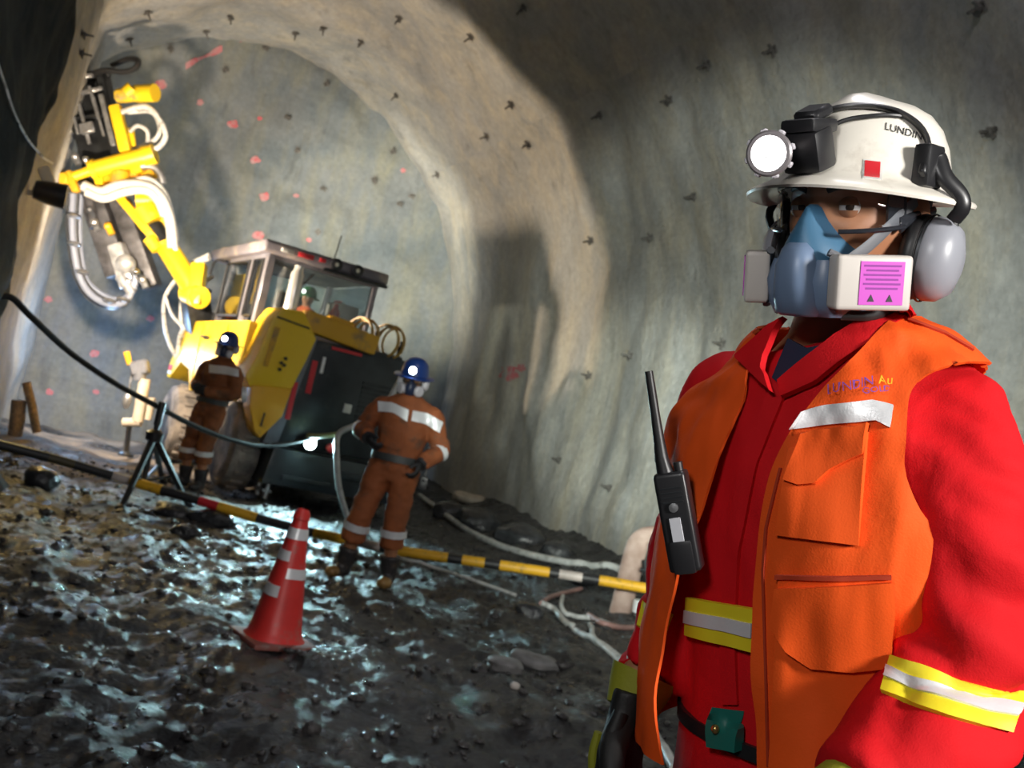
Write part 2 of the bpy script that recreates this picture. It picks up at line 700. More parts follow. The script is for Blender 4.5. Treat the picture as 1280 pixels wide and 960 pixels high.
M_hose_w = mat('pale_hose', (0.55, 0.56, 0.55), 0.4, var=0.25, vscale=8, dirt=(0.10, 0.09, 0.08), dscale=9, damt=0.3)
M_hose_d = mat('dark_hose', (0.05, 0.055, 0.065), 0.4, var=0.3, vscale=15)
M_grey = mat('grey_metal_paint', (0.15, 0.16, 0.19), 0.4, 0.2, var=0.2, vscale=6)

# ------------------------------------------------------------------ the drift (tunnel)
TH = math.radians(22.5)
TA = np.array([-math.sin(TH), math.cos(TH), 0])   # along the drift
TW = np.array([math.cos(TH), math.sin(TH), 0])    # across, to the right
TZ = np.array([0, 0, 1.0])
WC, HW, ZS, ZT = 1.66, 4.08, 2.25, 6.95           # centre, half width, spring line, crown
FACE_S = 17.2


def T3(w, s, z):
    return np.asarray(w)[..., None] * TW + np.asarray(s)[..., None] * TA + np.asarray(z)[..., None] * TZ


def profile(q):
    """q 0..1 from left wall foot over the crown to the right wall foot"""
    q = np.asarray(q)
    lo = 0.18
    w = np.empty_like(q)
    z = np.empty_like(q)
    m1, m3 = q < lo, q > 1 - lo
    m2 = ~(m1 | m3)
    w[m1] = WC - HW
    z[m1] = -0.4 + (ZS + 0.4) * q[m1] / lo
    a = np.pi * (1 - (q[m2] - lo) / (1 - 2 * lo))
    w[m2] = WC + HW * np.cos(a)
    z[m2] = ZS + (ZT - ZS) * np.sin(a)
    w[m3] = WC + HW
    z[m3] = -0.4 + (ZS + 0.4) * (1 - q[m3]) / lo
    return w, z


def wall_noise(w, s, z):
    return 0.16 * fbm(w * 0.5, s * 0.5, z * 0.35, 4, 3) + 0.05 * fbm(w * 1.9, s * 1.9, z * 1.1, 3, 9)


nq, ns = 170, 200
Q, S = np.meshgrid(np.linspace(0, 1, nq), np.linspace(-7, FACE_S + 0.25, ns), indexing='ij')
w, z = profile(Q)
cn = np.stack([w - WC, z - 1.8], -1)
cn /= np.linalg.norm(cn, axis=-1)[..., None]
d = wall_noise(w, S, z)
# the lining flares where the nearer, older lining ends
d += 0.10 * np.clip((15.2 - S) / 0.6, 0, 1)
w2, z2 = w + cn[..., 0] * d, z + cn[..., 1] * d
# beyond the pillar the left wall stands closer in
near_l = -1.0 + 0.10 * fbm(S * 0.8, z * 0.6, S * 0, 4, 91)
ramp_l = np.clip((S - 9.7) / 0.5, 0, 1)
lim = near_l * ramp_l + (-9.0) * (1 - ramp_l)
w2 = np.where((Q < 0.45), np.maximum(w2, np.minimum(lim, 0.6)), w2)
TV = T3(w2, S, z2).reshape(-1, 3)
wl, wr, ce = [], [], []
for i in range(nq - 1):
    qm = (i + 0.5) / (nq - 1)
    tgt = wl if qm < 0.27 else (wr if qm > 0.66 else ce)
    for j in range(ns - 1):
        k = i * ns + j
        tgt.append((k, k + ns, k + ns + 1, k + 1))


def sub(V, F):
    idx = np.unique(np.array(F).ravel())
    mp = {int(a): i for i, a in enumerate(idx)}
    return V[idx], [tuple(mp[int(i)] for i in f) for f in F]


wall_far = mk('wall_left', sub(TV, wl), M_wall, recalc=False)
wall_r = mk('wall_right', sub(TV, wr), M_wall, recalc=False)
ceil = mk('ceiling', sub(TV, ce), M_wall, recalc=False)
for o, lb in ((wall_far, 'lit far stretch of the left rock wall beside the heading'), (wall_r, 'curved tan and grey sprayed concrete wall behind the man'), (ceil, 'arched sprayed concrete roof of the drift')):
    tag(o, lb, 'wall' if o is not ceil else 'ceiling', kind='structure')
BV_TUN = bvh_of((TV, wl + wr + ce))

# the heading (end face), slightly dished
nr, na = 46, 150
aq = np.linspace(0, 1, na)
pw, pz = profile(aq)
cw, cz = WC, 2.6
FV, FF = [], []
for i in range(nr + 1):
    t = i / nr
    ww = cw + (pw - cw) * t * 1.06
    zz = cz + (pz - cz) * t * 1.06
    ss = FACE_S + 0.55 * (1 - t ** 3) - 0.15 + 0.13 * fbm(ww * 0.8, zz * 0.8, 0 * ww, 4, 31) + 0.04 * fbm(ww * 3, zz * 3, 0 * ww, 3, 5)
    FV.append(T3(ww, ss, zz))
FV = np.vstack(FV)
for i in range(nr):
    for j in range(na - 1):
        k = i * na + j
        FF.append((k, k + 1, k + na + 1, k + na))
    k = i * na
    FF.append((k + na - 1, k, k + na, k + 2 * na - 1))
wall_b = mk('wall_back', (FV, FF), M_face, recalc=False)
tag(wall_b, 'grey blue sprayed end face of the heading with red marks', 'wall', kind='structure')
BV_FACE = bvh_of((FV, FF))

# dark rock pillar, the near corner of the left wall
plan = smooth_path([(-1.4, -7), (-1.3, -2), (-1.15, 3), (-1.0, 6.5), (-0.88, 8.7), (-0.95, 9.5), (-1.25, 9.95), (-1.7, 10.15), (-3.2, 10.25)], 14)
zz = np.linspace(-0.4, 6.6, 130)
PV = []
for (a, s_) in plan:
    nz = 0.16 * fbm(np.full_like(zz, s_ * 0.9), zz * 0.55, zz * 0, 5, 77) + 0.05 * np.sin(zz * 1.1 + 0.6)
    flare = 0.42 * np.exp(-np.clip(zz, 0, None) / 0.35) + np.clip(zz - 4.2, 0, None) ** 2 * 0.10
    PV.append(T3(a + nz + flare, np.full_like(zz, s_) + 0.10 * fbm(zz * 0.7, zz * 0 + a * 2, zz * 0, 3, 12) + 0.2 * flare, zz))
PV = np.vstack(PV)
nz_ = len(zz)
PF = [(i * nz_ + j, i * nz_ + j + 1, (i + 1) * nz_ + j + 1, (i + 1) * nz_ + j) for i in range(len(plan) - 1) for j in range(nz_ - 1)]
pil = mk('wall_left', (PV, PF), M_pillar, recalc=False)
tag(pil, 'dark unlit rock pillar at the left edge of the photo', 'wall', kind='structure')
BV_PIL = bvh_of((PV, PF))

# ------------------------------------------------------------------ floor of churned wet mud
nw, nsf = 330, 620
sg = -4 + 22 * (np.linspace(0, 1, nsf))
wg = np.linspace(-3.4, 6.4, nw)
Wg, Sg = np.meshgrid(wg, sg, indexing='ij')


def floor_h(w, s):
    rough = 1.0 - 0.55 * np.clip((s - 11.0) / 1.5, 0, 1)
    h = 0.040 * fbm(w * 1.1, s * 1.1, w * 0, 3, 41) + rough * (0.022 * fbm(w * 6.5, s * 5.5, w * 0, 4, 42, 0.68))
    cl = vnoise(w * 8.0, s * 8.0, w * 0, 55)
    h = h + rough * 0.020 * np.clip(cl, 0, 1) ** 1.2
    # wheel ruts along the drift
    for c, a in ((0.35, 0.05), (1.9, 0.05), (2.9, 0.03)):
        x = w - c - 0.25 * np.sin(s * 0.5)
        h = h - 0.7 * a * np.exp(-(x / 0.2) ** 2) + a * 0.4 * np.exp(-((np.abs(x) - 0.38) / 0.13) ** 2)
    # bank of muck against the right wall, dry dirt bank by the heading on the left
    h = h + 0.40 * np.clip((w - 4.6) / 1.3, 0, 1) ** 1.6
    h = h + 0.30 * np.clip((-0.9 - w) / 1.4, 0, 1) * np.clip((s - 9.5) / 2, 0, 1)
    return h


Hf = floor_h(Wg, Sg)
GV = T3(Wg, Sg, Hf).reshape(-1, 3)
GF = [(i * nsf + j, (i + 1) * nsf + j, (i + 1) * nsf + j + 1, i * nsf + j + 1) for i in range(nw - 1) for j in range(nsf - 1)]


def floor_mat():
    m = bpy.data.materials.new('wet_mud')
    m.use_nodes = True
    nt = m.node_tree
    p = nt.nodes['Principled BSDF']
    L = nt.links.new
    tc = nt.nodes.new('ShaderNodeTexCoord')

    def noise(sc, det=6, rg=0.6):
        n = nt.nodes.new('ShaderNodeTexNoise')
        n.inputs['Scale'].default_value = sc
        n.inputs['Detail'].default_value = det
        n.inputs['Roughness'].default_value = rg
        L(tc.outputs['Object'], n.inputs['Vector'])
        return n.outputs['Fac']

    def rng(f, a, b, c, d_):
        r = nt.nodes.new('ShaderNodeMapRange')
        for i, v in enumerate((a, b, c, d_)):
            r.inputs[i + 1].default_value = v
        L(f, r.inputs[0])
        return r.outputs[0]
    at = nt.nodes.new('ShaderNodeAttribute')
    at.attribute_name = 'dry'
    r = nt.nodes.new('ShaderNodeValToRGB')
    r.color_ramp.elements[0].position = 0.36
    r.color_ramp.elements[1].position = 0.68
    r.color_ramp.elements[0].color = (0.020, 0.020, 0.022, 1)
    r.color_ramp.elements[1].color = (0.072, 0.068, 0.070, 1)
    L(noise(5, 8, 0.65), r.inputs[0])
    mx = nt.nodes.new('ShaderNodeMix')
    mx.data_type = 'RGBA'
    L(at.outputs['Fac'], mx.inputs[0])
    L(r.outputs[0], mx.inputs[6])
    mx.inputs[7].default_value = (0.36, 0.30, 0.24, 1)
    L(mx.outputs[2], p.inputs['Base Color'])
    wet = rng(noise(2.2, 5, 0.6), 0.38, 0.62, 0.19, 0.55)
    mr = nt.nodes.new('ShaderNodeMix')
    L(at.outputs['Fac'], mr.inputs[0])
    L(wet, mr.inputs[2])
    mr.inputs[3].default_value = 0.9
    L(mr.outputs[0], p.inputs['Roughness'])
    p.inputs['Specular IOR Level'].default_value = 0.6
    bp = nt.nodes.new('ShaderNodeBump')
    bp.inputs['Strength'].default_value = 1.0
    bp.inputs['Distance'].default_value = 0.05
    L(noise(22, 9, 0.72), bp.inputs['Height'])
    bp2 = nt.nodes.new('ShaderNodeBump')
    bp2.inputs['Strength'].default_value = 0.6
    bp2.inputs['Distance'].default_value = 0.012
    L(noise(60, 4, 0.6), bp2.inputs['Height'])
    vo = nt.nodes.new('ShaderNodeTexVoronoi')
    vo.inputs['Scale'].default_value = 24
    vo.inputs['Randomness'].default_value = 1.0
    L(tc.outputs['Object'], vo.inputs['Vector'])
    bp3 = nt.nodes.new('ShaderNodeBump')
    bp3.invert = True
    bp3.inputs['Strength'].default_value = 0.7
    bp3.inputs['Distance'].default_value = 0.03
    L(vo.outputs['Distance'], bp3.inputs['Height'])
    L(bp3.outputs[0], bp.inputs['Normal'])
    L(bp.outputs[0], bp2.inputs['Normal'])
    L(bp2.outputs[0], p.inputs['Normal'])
    return m


M_mud = floor_mat()
floor = mk('floor', (GV, GF), M_mud, recalc=False, sharp=0)
dry = np.clip((Sg - 10.6 + 0.5 * fbm(Wg, Sg, Wg * 0, 3, 8)) / 0.6, 0, 1) * np.clip((2.6 - Wg) / 1.2, 0, 1) * np.clip(0.55 + 0.8 * fbm(Wg * 1.7, Sg * 1.7, Wg * 0, 4, 88), 0, 1)
at = floor.data.attributes.new('dry', 'FLOAT', 'POINT')
at.data.foreach_set('value', dry.reshape(-1).astype(np.float32))
tag(floor, 'churned wet dark mud floor with glinting clods and wheel ruts', 'floor', kind='structure')
BV_FLOOR = bvh_of((GV, GF))


def ground(x, y):
    loc, *_ = BV_FLOOR.ray_cast(Vector((x, y, 3.0)), Vector((0, 0, -1)))
    return 0.0 if loc is None else loc.z


def GP(px, py):
    """ground point under a photo pixel"""
    loc, *_ = BV_FLOOR.ray_cast(Vector(CAM), Vector(n3(ray(px, py))))
    return np.array(loc) if loc is not None else G(px, py)


# loose clods and chips (uncountable)
def rock_shape(c, r, seed, sq=(1, 1, 0.6), n=9, m=6):
    V, F = ball((0, 0, 0), (r * sq[0], r * sq[1], r * sq[2]), n=n, m=m)
    k = 1 + 0.32 * vnoise(V[:, 0] / r * 1.1 + seed, V[:, 1] / r * 1.1, V[:, 2] / r * 1.4, seed % 97)
    return V * k[:, None] + np.asarray(c, float), F


M_clod = mat('wet_clod', (0.050, 0.046, 0.046), 0.28, var=0.5, vscale=14, bump=0.7, bscale=40, bdist=0.02, rvar=0.12)
rs = np.random.RandomState(5)
parts = []
tv, tf = ball((0, 0, 0), 1.0, n=7, m=4)
for i in range(4200):
    s_ = 2.6 + 10.5 * rs.rand() ** 1.1
    w_ = -1.2 + 6.6 * rs.rand()
    p = T3(np.array(w_), np.array(s_), np.array(0.0))
    r = 0.008 + 0.022 * rs.rand() ** 3 + (0.03 if rs.rand() < 0.02 else 0)
    k = 1 + 0.5 * (rs.rand(len(tv), 1) - 0.5)
    v = tv * k * np.array([r * (0.8 + 0.7 * rs.rand()), r * (0.8 + 0.7 * rs.rand()), r * 0.65])
    parts.append((v + np.array([p[0], p[1], float(floor_h(np.array(w_), np.array(s_))) + r * 0.15]), tf))
clods = mk('mud_clods', join(*parts), M_clod, floor, recalc=True, sharp=60)
tag(clods, 'small wet mud clods and rock chips strewn over the floor', kind='stuff')

# rock bolts with plates, on the lining and on the heading
M_plate = mat('rusty_plate', (0.13, 0.12, 0.11), 0.65, 0.3, var=0.5, vscale=20)


def bolt_shape(size, seed):
    rnd = random.Random(seed)
    parts = [box((0, 0, 0.01), (size, size * 0.9, 0.012), bev=0.004)]
    for a in (rnd.uniform(0, 2), rnd.uniform(2.2, 3.6), rnd.uniform(4.0, 5.8)):
        dx, dy = math.cos(a), math.sin(a)
        parts.append(beam((0, 0, 0.02), (dx * size * 0.75, dy * size * 0.75, 0.04), 0.028, 0.016))
    parts.append(tube([(0, 0, 0), (0, 0, 0.14)], [0.014, 0.012], 8))
    parts.append(tube([(0, 0, 0.02), (0, 0, 0.05)], 0.028, 6))
    return join(*parts)


bolt_me = [new_mesh('rock_bolt', *bolt_shape(0.085, k), M_plate) for k in range(3)]
bolts_tun = [(590, 45), (655, 8), (740, 300), (660, 180), (750, 143), (838, 125), (886, 80), (868, 245), (815, 297), (548, 218), (496, 118), (452, 52),
             (404, 34), (370, 40), (257, 38), (184, 14), (102, 42), (162, 48), (100, 66), (288, 20), (500, 22), (610, 170), (1240, 165), (1228, 8), (968, 62),
             (700, 575), (738, 470), (905, 430), (763, 610), (790, 445), (640, 130)]
bolts_face = [(360, 147), (283, 88), (214, 62), (332, 60), (409, 105), (469, 227), (404, 236), (373, 188), (468, 225), (500, 255), (492, 190), (398, 290), (515, 245)]
for k, (bx_, by_) in enumerate(bolts_tun + bolts_face):
    bv, par = (BV_TUN, None) if k < len(bolts_tun) else (BV_FACE, wall_b)
    p, nn = hit(bv, bx_, by_, 0.0, 14)
    if par is None:
        rel = (p - T3(np.array(WC), np.array(0.0), np.array(1.8)))
        par = wall_r if rel @ TW > 2.2 else ceil
    o = bpy.data.objects.new('rock_bolt', bolt_me[k % 3])
    COL.objects.link(o)
    o.parent = par
    o.location = Vector(p) - Vector(par.location)
    o.rotation_euler = Vector(nn).to_track_quat('Z', 'Y').to_euler()

# red survey paint on the heading
marks = [(200, 106, 9), (291, 155, 8), (319, 200, 7), (330, 246, 8), (324, 295, 9), (250, 128, 5), (370, 245, 4), (170, 340, 7), (60, 374, 6), (188, 398, 6),
         (118, 442, 7), (62, 490, 6), (120, 490, 5), (225, 455, 5), (386, 300, 4), (504, 213, 4), (325, 148, 4)]
for k, (mx_, my_, r) in enumerate(marks):
    n_ = 12
    rr = random.Random(k)
    out = []
    for a in np.linspace(0, 2 * np.pi, n_, endpoint=False):
        q = r * (0.65 + 0.4 * rr.random())
        out.append(hit(BV_FACE, mx_ + q * math.cos(a), my_ + q * 0.8 * math.sin(a), 0.012, 17)[0])
    c = hit(BV_FACE, mx_, my_, 0.016, 17)[0]
    mk('paint_mark', (np.vstack([out, [c]]), [(i, (i + 1) % n_, n_) for i in range(n_)]), M_redl, wall_b)
for a, b, wd_ in (((232, 82), (278, 60), 5), ((300, 50), (318, 46), 3)):
    top = [(a[0] + (b[0] - a[0]) * t, a[1] + (b[1] - a[1]) * t - wd_ * (0.6 + 0.4 * math.sin(9 * t))) for t in np.linspace(0, 1, 9)]
    bot = [(a[0] + (b[0] - a[0]) * t, a[1] + (b[1] - a[1]) * t + wd_ * (0.6 + 0.4 * math.cos(7 * t))) for t in np.linspace(0, 1, 9)]
    mk('paint_mark', patch(BV_FACE, top, bot, 9, 3, 0.012, 0.002, 17), M_redl, wall_b)
for c_, r in (((637, 467), 16), ((652, 460), 8)):
    n_ = 14
    out = [hit(BV_TUN, c_[0] + r * (0.7 + 0.3 * math.sin(5 * a)) * math.cos(a), c_[1] + r * 0.6 * math.sin(a), 0.01, 14)[0] for a in np.linspace(0, 2 * np.pi, n_, endpoint=False)]
    c = hit(BV_TUN, c_[0], c_[1], 0.012, 14)[0]
    mk('paint_mark', (np.vstack([out, [c]]), [(i, (i + 1) % n_, n_) for i in range(n_)]), M_redl, wall_r)

# ------------------------------------------------------------------ drilling rig
TJ = math.radians(31)
JA = np.array([-math.sin(TJ), math.cos(TJ), 0])
JW = np.array([math.cos(TJ), math.sin(TJ), 0])
JO = np.array([-2.05, 12.1, 0.0])
JAX = np.array([JW, JA, TZ])


def J(x, y, z):
    return JO + x * JW + y * JA + z * TZ


def jbox(x0, x1, y0, y1, z0, z1, bev=0.02, seg=2):
    return box(J((x0 + x1) / 2, (y0 + y1) / 2, (z0 + z1) / 2), (abs(x1 - x0), abs(y1 - y0), abs(z1 - z0)), JAX, bev, seg)


rig = thing('drilling_rig', 'yellow and black drilling rig with glazed cab parked before the heading', 'drilling rig', JO)
M_teal = mat('rig_dark_panel', (0.028, 0.034, 0.040), 0.32, 0.2, var=0.3, vscale=4, dirt=(0.10, 0.09, 0.08), dscale=3, damt=0.1)
M_tyre = mat('muddy_tyre', (0.30, 0.26, 0.22), 0.85, col2=(0.10, 0.09, 0.085), vscale=5, bump=0.6, bscale=20, bdist=0.02)
M_rim = mat('muddy_rim', (0.16, 0.17, 0.20), 0.55, 0.3, var=0.4, vscale=8)
M_glass = glass('cab_glass', (0.80, 0.86, 0.88), 0.10)
M_lampon = mat('lit_lamp', (1, 1, 1), 0.3, emit=(0.85, 1.0, 1.0), estr=40)
M_lampoff = mat('lamp_glass', (0.55, 0.56, 0.55), 0.15, 0.4)
M_lens_dim = mat('lamp_reflector', (0.75, 0.72, 0.62), 0.2, 0.6)

ch = mk('chassis', join(jbox(-0.62, 0.85, 0.1, 4.2, 0.42, 1.0), jbox(-0.95, 0.95, 1.3, 2.3, 0.38, 0.75)), M_dark, rig)
# engine cover at the rear: leaning flanks
ec = mk('engine_cover', prism([(-0.60, 0.70), (1.02, 0.70), (0.98, 1.90), (0.90, 2.02), (-0.40, 2.00), (-0.46, 1.90)], J(0, 0.0, 0), JW, TZ, JA, 0.95, 0.03), M_teal, rig)
mk('flank_panel', prism([(-0.78, 0.62), (-0.60, 0.62), (-0.40, 2.02), (-0.50, 2.05)], J(0, -0.03, 0), JW, TZ, JA, 0.9, 0.012), M_grey, rig)
for zz_, x0, x1 in ((0.95, -0.40, 0.2), (1.25, -0.36, 0.1)):
    pass
for k in range(9):
    mk('grille_bar', beam(J(0.30, -0.012, 1.15 + 0.06 * k), J(0.85, -0.012, 1.15 + 0.06 * k), 0.02, 0.03), M_dark, ec)
mk('warning_plate', jbox(0.12, 0.22, -0.02, 0.0, 1.22, 1.33, 0.004), M_white, ec)
mk('reflector', jbox(-0.40, -0.33, -0.015, 0.0, 1.35, 1.75, 0.004), M_red, ec)
mk('reflector', jbox(-0.28, -0.24, -0.015, 0.0, 1.62, 1.82, 0.004), M_silver, ec)
mk('reflector', jbox(-0.20, 0.20, -0.015, 0.0, 1.93, 1.97, 0.004), M_red, ec)
mk('reflector', jbox(-0.58, -0.52, -0.05, -0.03, 1.0, 1.45, 0.004), M_red, ec)
bmp = mk('rear_bumper', join(prism([(-0.72, 0.22), (1.05, 0.22), (1.05, 0.66), (-0.66, 0.66)], J(0, -0.16, 0), JW, TZ, JA, 0.5, 0.03),
                             jbox(-0.5, 0.1, -0.19, -0.15, 0.30, 0.36, 0.005), jbox(0.2, 0.8, -0.19, -0.15, 0.42, 0.52, 0.01)), M_teal, rig)
mk('step_bar', join(*[tube([J(-0.62, -0.1, 0.05), J(-0.60, -0.12, 0.62)], 0.03, 8), tube([J(-0.62, 0.2, 0.05), J(-0.60, 0.2, 0.62)], 0.03, 8), beam(J(-0.62, -0.12, 0.14), J(-0.62, 0.25, 0.14), 0.1, 0.03)]), M_steel, rig)
# rear lamp: lit, with its own light
rl = mk('rear_lamp', join(lathe([(0.01, 0.02), (0.085, 0.02), (0.095, -0.03), (0.075, -0.09), (0.01, -0.10)], J(-0.27, -0.20, 0.78), -JA, 20)), M_blackp, rig)
mk('lamp_lens', lathe([(0.002, 0.034), (0.05, 0.031), (0.073, 0.021), (0.073, 0.015)], J(-0.27, -0.20, 0.78), -JA, 20), M_lampon, rl)
mk('tail_lamp', lathe([(0.002, 0.03), (0.035, 0.027), (0.055, 0.015), (0.055, -0.05)], J(0.02, -0.17, 0.77), -JA, 18), M_red, rig)
lamp('rear_lamp_light', 'SPOT', J(-0.27, -0.32, 0.79), (-1.1, 6.5, 0.0), 380, (0.55, 0.92, 1.0), size=0.06, angle=125, blend=0.6)

# yellow boom support wedge at the rear left corner
wed = mk('boom_support', prism([(-1.17, 1.38), (-1.10, 1.62), (-1.02, 2.10), (-0.93, 2.26), (-0.66, 2.28), (-0.58, 2.18), (-0.44, 2.0), (-0.50, 1.72), (-0.60, 1.34), (-1.08, 1.26)],
                               J(0, -0.10, 0), JW, TZ, JA, 0.6, 0.03), M_yel, rig)
mk('lower_plate', prism([(-1.08, 1.30), (-0.60, 1.36), (-0.64, 1.02), (-0.84, 0.72), (-0.93, 0.80), (-1.04, 1.05)], J(0, -0.12, 0), JW, TZ, JA, 0.3, 0.02), mat('rig_yellow_deep', (0.78, 0.40, 0.012), 0.4, dirt=(0.25, 0.16, 0.06), dscale=4, damt=0.1), wed)
mk('groove', beam(J(-0.97, -0.112, 2.14), J(-0.56, -0.112, 2.10), 0.012, 0.018), M_black, wed)
mk('slot', beam(J(-0.87, -0.13, 0.86), J(-0.86, -0.13, 1.02), 0.012, 0.02, up=JW), M_black, wed)
for k in range(2):
    mk('bolt', tube([J(-0.80 + 0.04 * k, -0.10, 1.55 + 0.06 * k), J(-0.80 + 0.04 * k, -0.13, 1.55 + 0.06 * k)], 0.02, 8), M_black, wed)
    mk('bolt', tube([J(-0.80 + 0.04 * k, -0.10, 1.63 + 0.06 * k), J(-0.80 + 0.04 * k, -0.13, 1.63 + 0.06 * k)], 0.02, 8), M_black, wed)
mk('side_recess', prism([(-1.0, 1.55), (-0.94, 1.55), (-0.90, 2.02), (-0.97, 2.02)], J(0, -0.12, 0), JW, TZ, JA, 0.03, 0.01), M_ora, wed)

# long yellow hood along the left flank, with the front mudguard
hp = [(0.35, 2.05), (3.1, 2.02), (3.6, 1.88), (3.98, 1.36), (3.96, 1.16), (3.78, 1.14), (3.6, 1.24), (3.3, 1.40), (2.75, 1.32), (2.45, 1.05), (1.3, 1.05), (1.15, 1.25), (0.35, 1.28)]
hood = mk('side_hood', prism(hp, J(-1.14, 0, 0), JA, TZ, JW, 0.55, 0.025), M_yel, rig)
mk('panel_seam', beam(J(-1.152, 2.4, 1.15), J(-1.152, 2.5, 2.0), 0.012, 0.02, up=JA), M_ora, hood)
mk('panel_seam', beam(J(-1.152, 1.2, 1.3), J(-1.152, 1.2, 2.0), 0.012, 0.02, up=JA), M_ora, hood)
mk('hood_handle', tube([J(-1.14, 2.0, 1.8), J(-1.19, 2.0, 1.8), J(-1.19, 2.25, 1.8), J(-1.14, 2.25, 1.8)], 0.015, 6, k=3), M_black, hood)
mk('marker_strip', jbox(-1.155, -1.13, 3.72, 3.9, 1.26, 1.34, 0.004), M_red, hood)
mk('marker_strip', jbox(-1.157, -1.13, 3.70, 3.9, 1.20, 1.25, 0.004), M_white, hood)
mk('right_hood', jbox(0.62, 1.14, 0.9, 3.9, 1.1, 2.0, 0.05), M_yel, rig)

# slewing beam across the rear with hose rollers
bm_ = mk('cross_beam', join(beam(J(-0.62, 0.05, 2.20), J(0.34, 0.02, 2.10), 0.26, 0.24, bev=0.03, seg=2), beam(J(-0.3, 0.05, 2.30), J(0.0, 0.04, 2.28), 0.18, 0.06, bev=0.01)), M_ora, rig)
M_coil = mat('coil_hose', (0.45, 0.27, 0.06), 0.45, var=0.3)
for x_ in (0.14, 0.22, 0.50, 0.58):
    mk('hose_coil', join(torus(J(x_, 0.10, 2.20), n3(JW + 0.5 * JA), 0.21, 0.016, 26, 6), torus(J(x_ + 0.05, 0.12, 2.20), n3(JW + 0.4 * JA), 0.19, 0.016, 26, 6)), M_coil, rig)
mk('coil_bracket', join(beam(J(0.05, 0.1, 2.02), J(0.75, 0.1, 2.02), 0.2, 0.06, bev=0.01), tube([J(0.36, 0.1, 2.0), J(0.36, 0.1, 2.35)], 0.025, 8), tube([J(0.72, 0.1, 2.0), J(0.72, 0.1, 2.25)], 0.025, 8)), M_dark, rig)
mk('amber_lamp', lathe([(0.04, -0.04), (0.04, 0.02), (0.025, 0.05), (0.005, 0.06)], J(0.06, -0.06, 2.14), TZ, 14), mat('amber_lens', (0.9, 0.25, 0.03), 0.2, emit=(1, 0.3, 0.05), estr=0.6), rig)

# wheels
def wheel(x, y, sgn, r=0.53):
    c = J(x, y, r + 0.02)
    ax = JW * sgn
    t = mk('wheel', lathe([(r * 0.52, -0.16), (r * 0.80, -0.19), (r * 0.97, -0.15), (r, -0.08), (r, 0.08), (r * 0.97, 0.15), (r * 0.80, 0.19), (r * 0.52, 0.16)], c, ax, 36), M_tyre, rig)
    mk('rim', lathe([(0.02, 0.06), (r * 0.22, 0.07), (r * 0.26, 0.02), (r * 0.46, 0.03), (r * 0.55, 0.14), (r * 0.52, -0.10), (0.02, -0.1)], c, ax, 28), M_rim, t)
    tr = []
    for k in range(22):
        a = 2 * math.pi * k / 22
        dd = JA * math.cos(a) + TZ * math.sin(a)
        tr.append(box(c + dd * (r + 0.012), (0.15, 0.05, 0.03), np.array([n3(ax), n3(np.cross(dd, ax)), dd]), 0.006))
    mk('tread', join(*tr), M_tyre, t)['kind'] = 'stuff'
    hb_ = mk('hub_bolts', join(*[tube([c + ax * 0.03 + (JA * math.cos(a) + TZ * math.sin(a)) * r * 0.33, c + ax * 0.055 + (JA * math.cos(a) + TZ * math.sin(a)) * r * 0.33], 0.018, 6) for a in np.linspace(0, 5.5, 8)]), M_steel, t)
    hb_['kind'] = 'stuff'


wheel(-0.98, 3.28, -1)
wheel(-0.88, 0.62, -1)
wheel(0.95, 3.28, 1)
wheel(0.90, 0.62, 1)
for yy in (0.62, 3.28):
    mk('axle', tube([J(-0.8, yy, 0.55), J(0.8, yy, 0.55)], 0.09, 12), M_dark, rig)

# cab
X0, X1, Y0, Y1, Z0, Z1 = -0.96, 0.55, 0.82, 2.75, 2.05, 2.95
cab = mk('cab_frame', join(
    jbox(X0, X1, Y0, Y1, 1.2, Z0 + 0.04, 0.03),
    beam(J(X0 + 0.04, Y0 + 0.04, Z0), J(X0 + 0.04, Y0 + 0.04, Z1), 0.10, 0.12, up=JA, bev=0.01),
    beam(J(X1 - 0.04, Y0 + 0.04, Z0), J(X1 - 0.04, Y0 + 0.04, Z1), 0.07, 0.09, up=JA, bev=0.01),
    beam(J(X0 + 0.04, Y1 - 0.05, Z0), J(X0 + 0.04, Y1 - 0.25, Z1), 0.07, 0.10, up=JA, bev=0.01),
    beam(J(X0 + 0.03, 1.42, Z0), J(X0 + 0.03, 1.42, Z1), 0.08, 0.20, up=JA, bev=0.01),
    beam(J(X1 - 0.04, Y1 - 0.05, Z0), J(X1 - 0.04, Y1 - 0.25, Z1), 0.07, 0.10, up=JA, bev=0.01),
    beam(J(X0, Y0 + 0.03, Z1 - 0.02), J(X1, Y0 + 0.03, Z1 - 0.02), 0.08, 0.06),
    beam(J(X0 + 0.03, Y0, Z1 - 0.02), J(X0 + 0.03, Y1 - 0.2, Z1 - 0.02), 0.08, 0.06),
    beam(J(X0, Y0 + 0.03, Z0 + 0.05), J(X1, Y0 + 0.03, Z0 + 0.05), 0.08, 0.08)), mat('cab_paint', (0.17, 0.165, 0.19), 0.35, 0.2, var=0.2), rig)
roof = mk('cab_roof', join(prism([(X0 - 0.12, Y0 - 0.10), (X1 + 0.06, Y0 - 0.16), (X1 + 0.06, Y1 + 0.1), (X0 + 0.05, Y1 + 0.75), (X0 - 0.10, Y1 + 0.70)], J(0, 0, Z1), JW, JA, TZ, 0.16, 0.05, 3)), mat('roof_paint', (0.14, 0.13, 0.15), 0.45, dirt=(0.34, 0.29, 0.24), dscale=3, damt=0.4), rig)
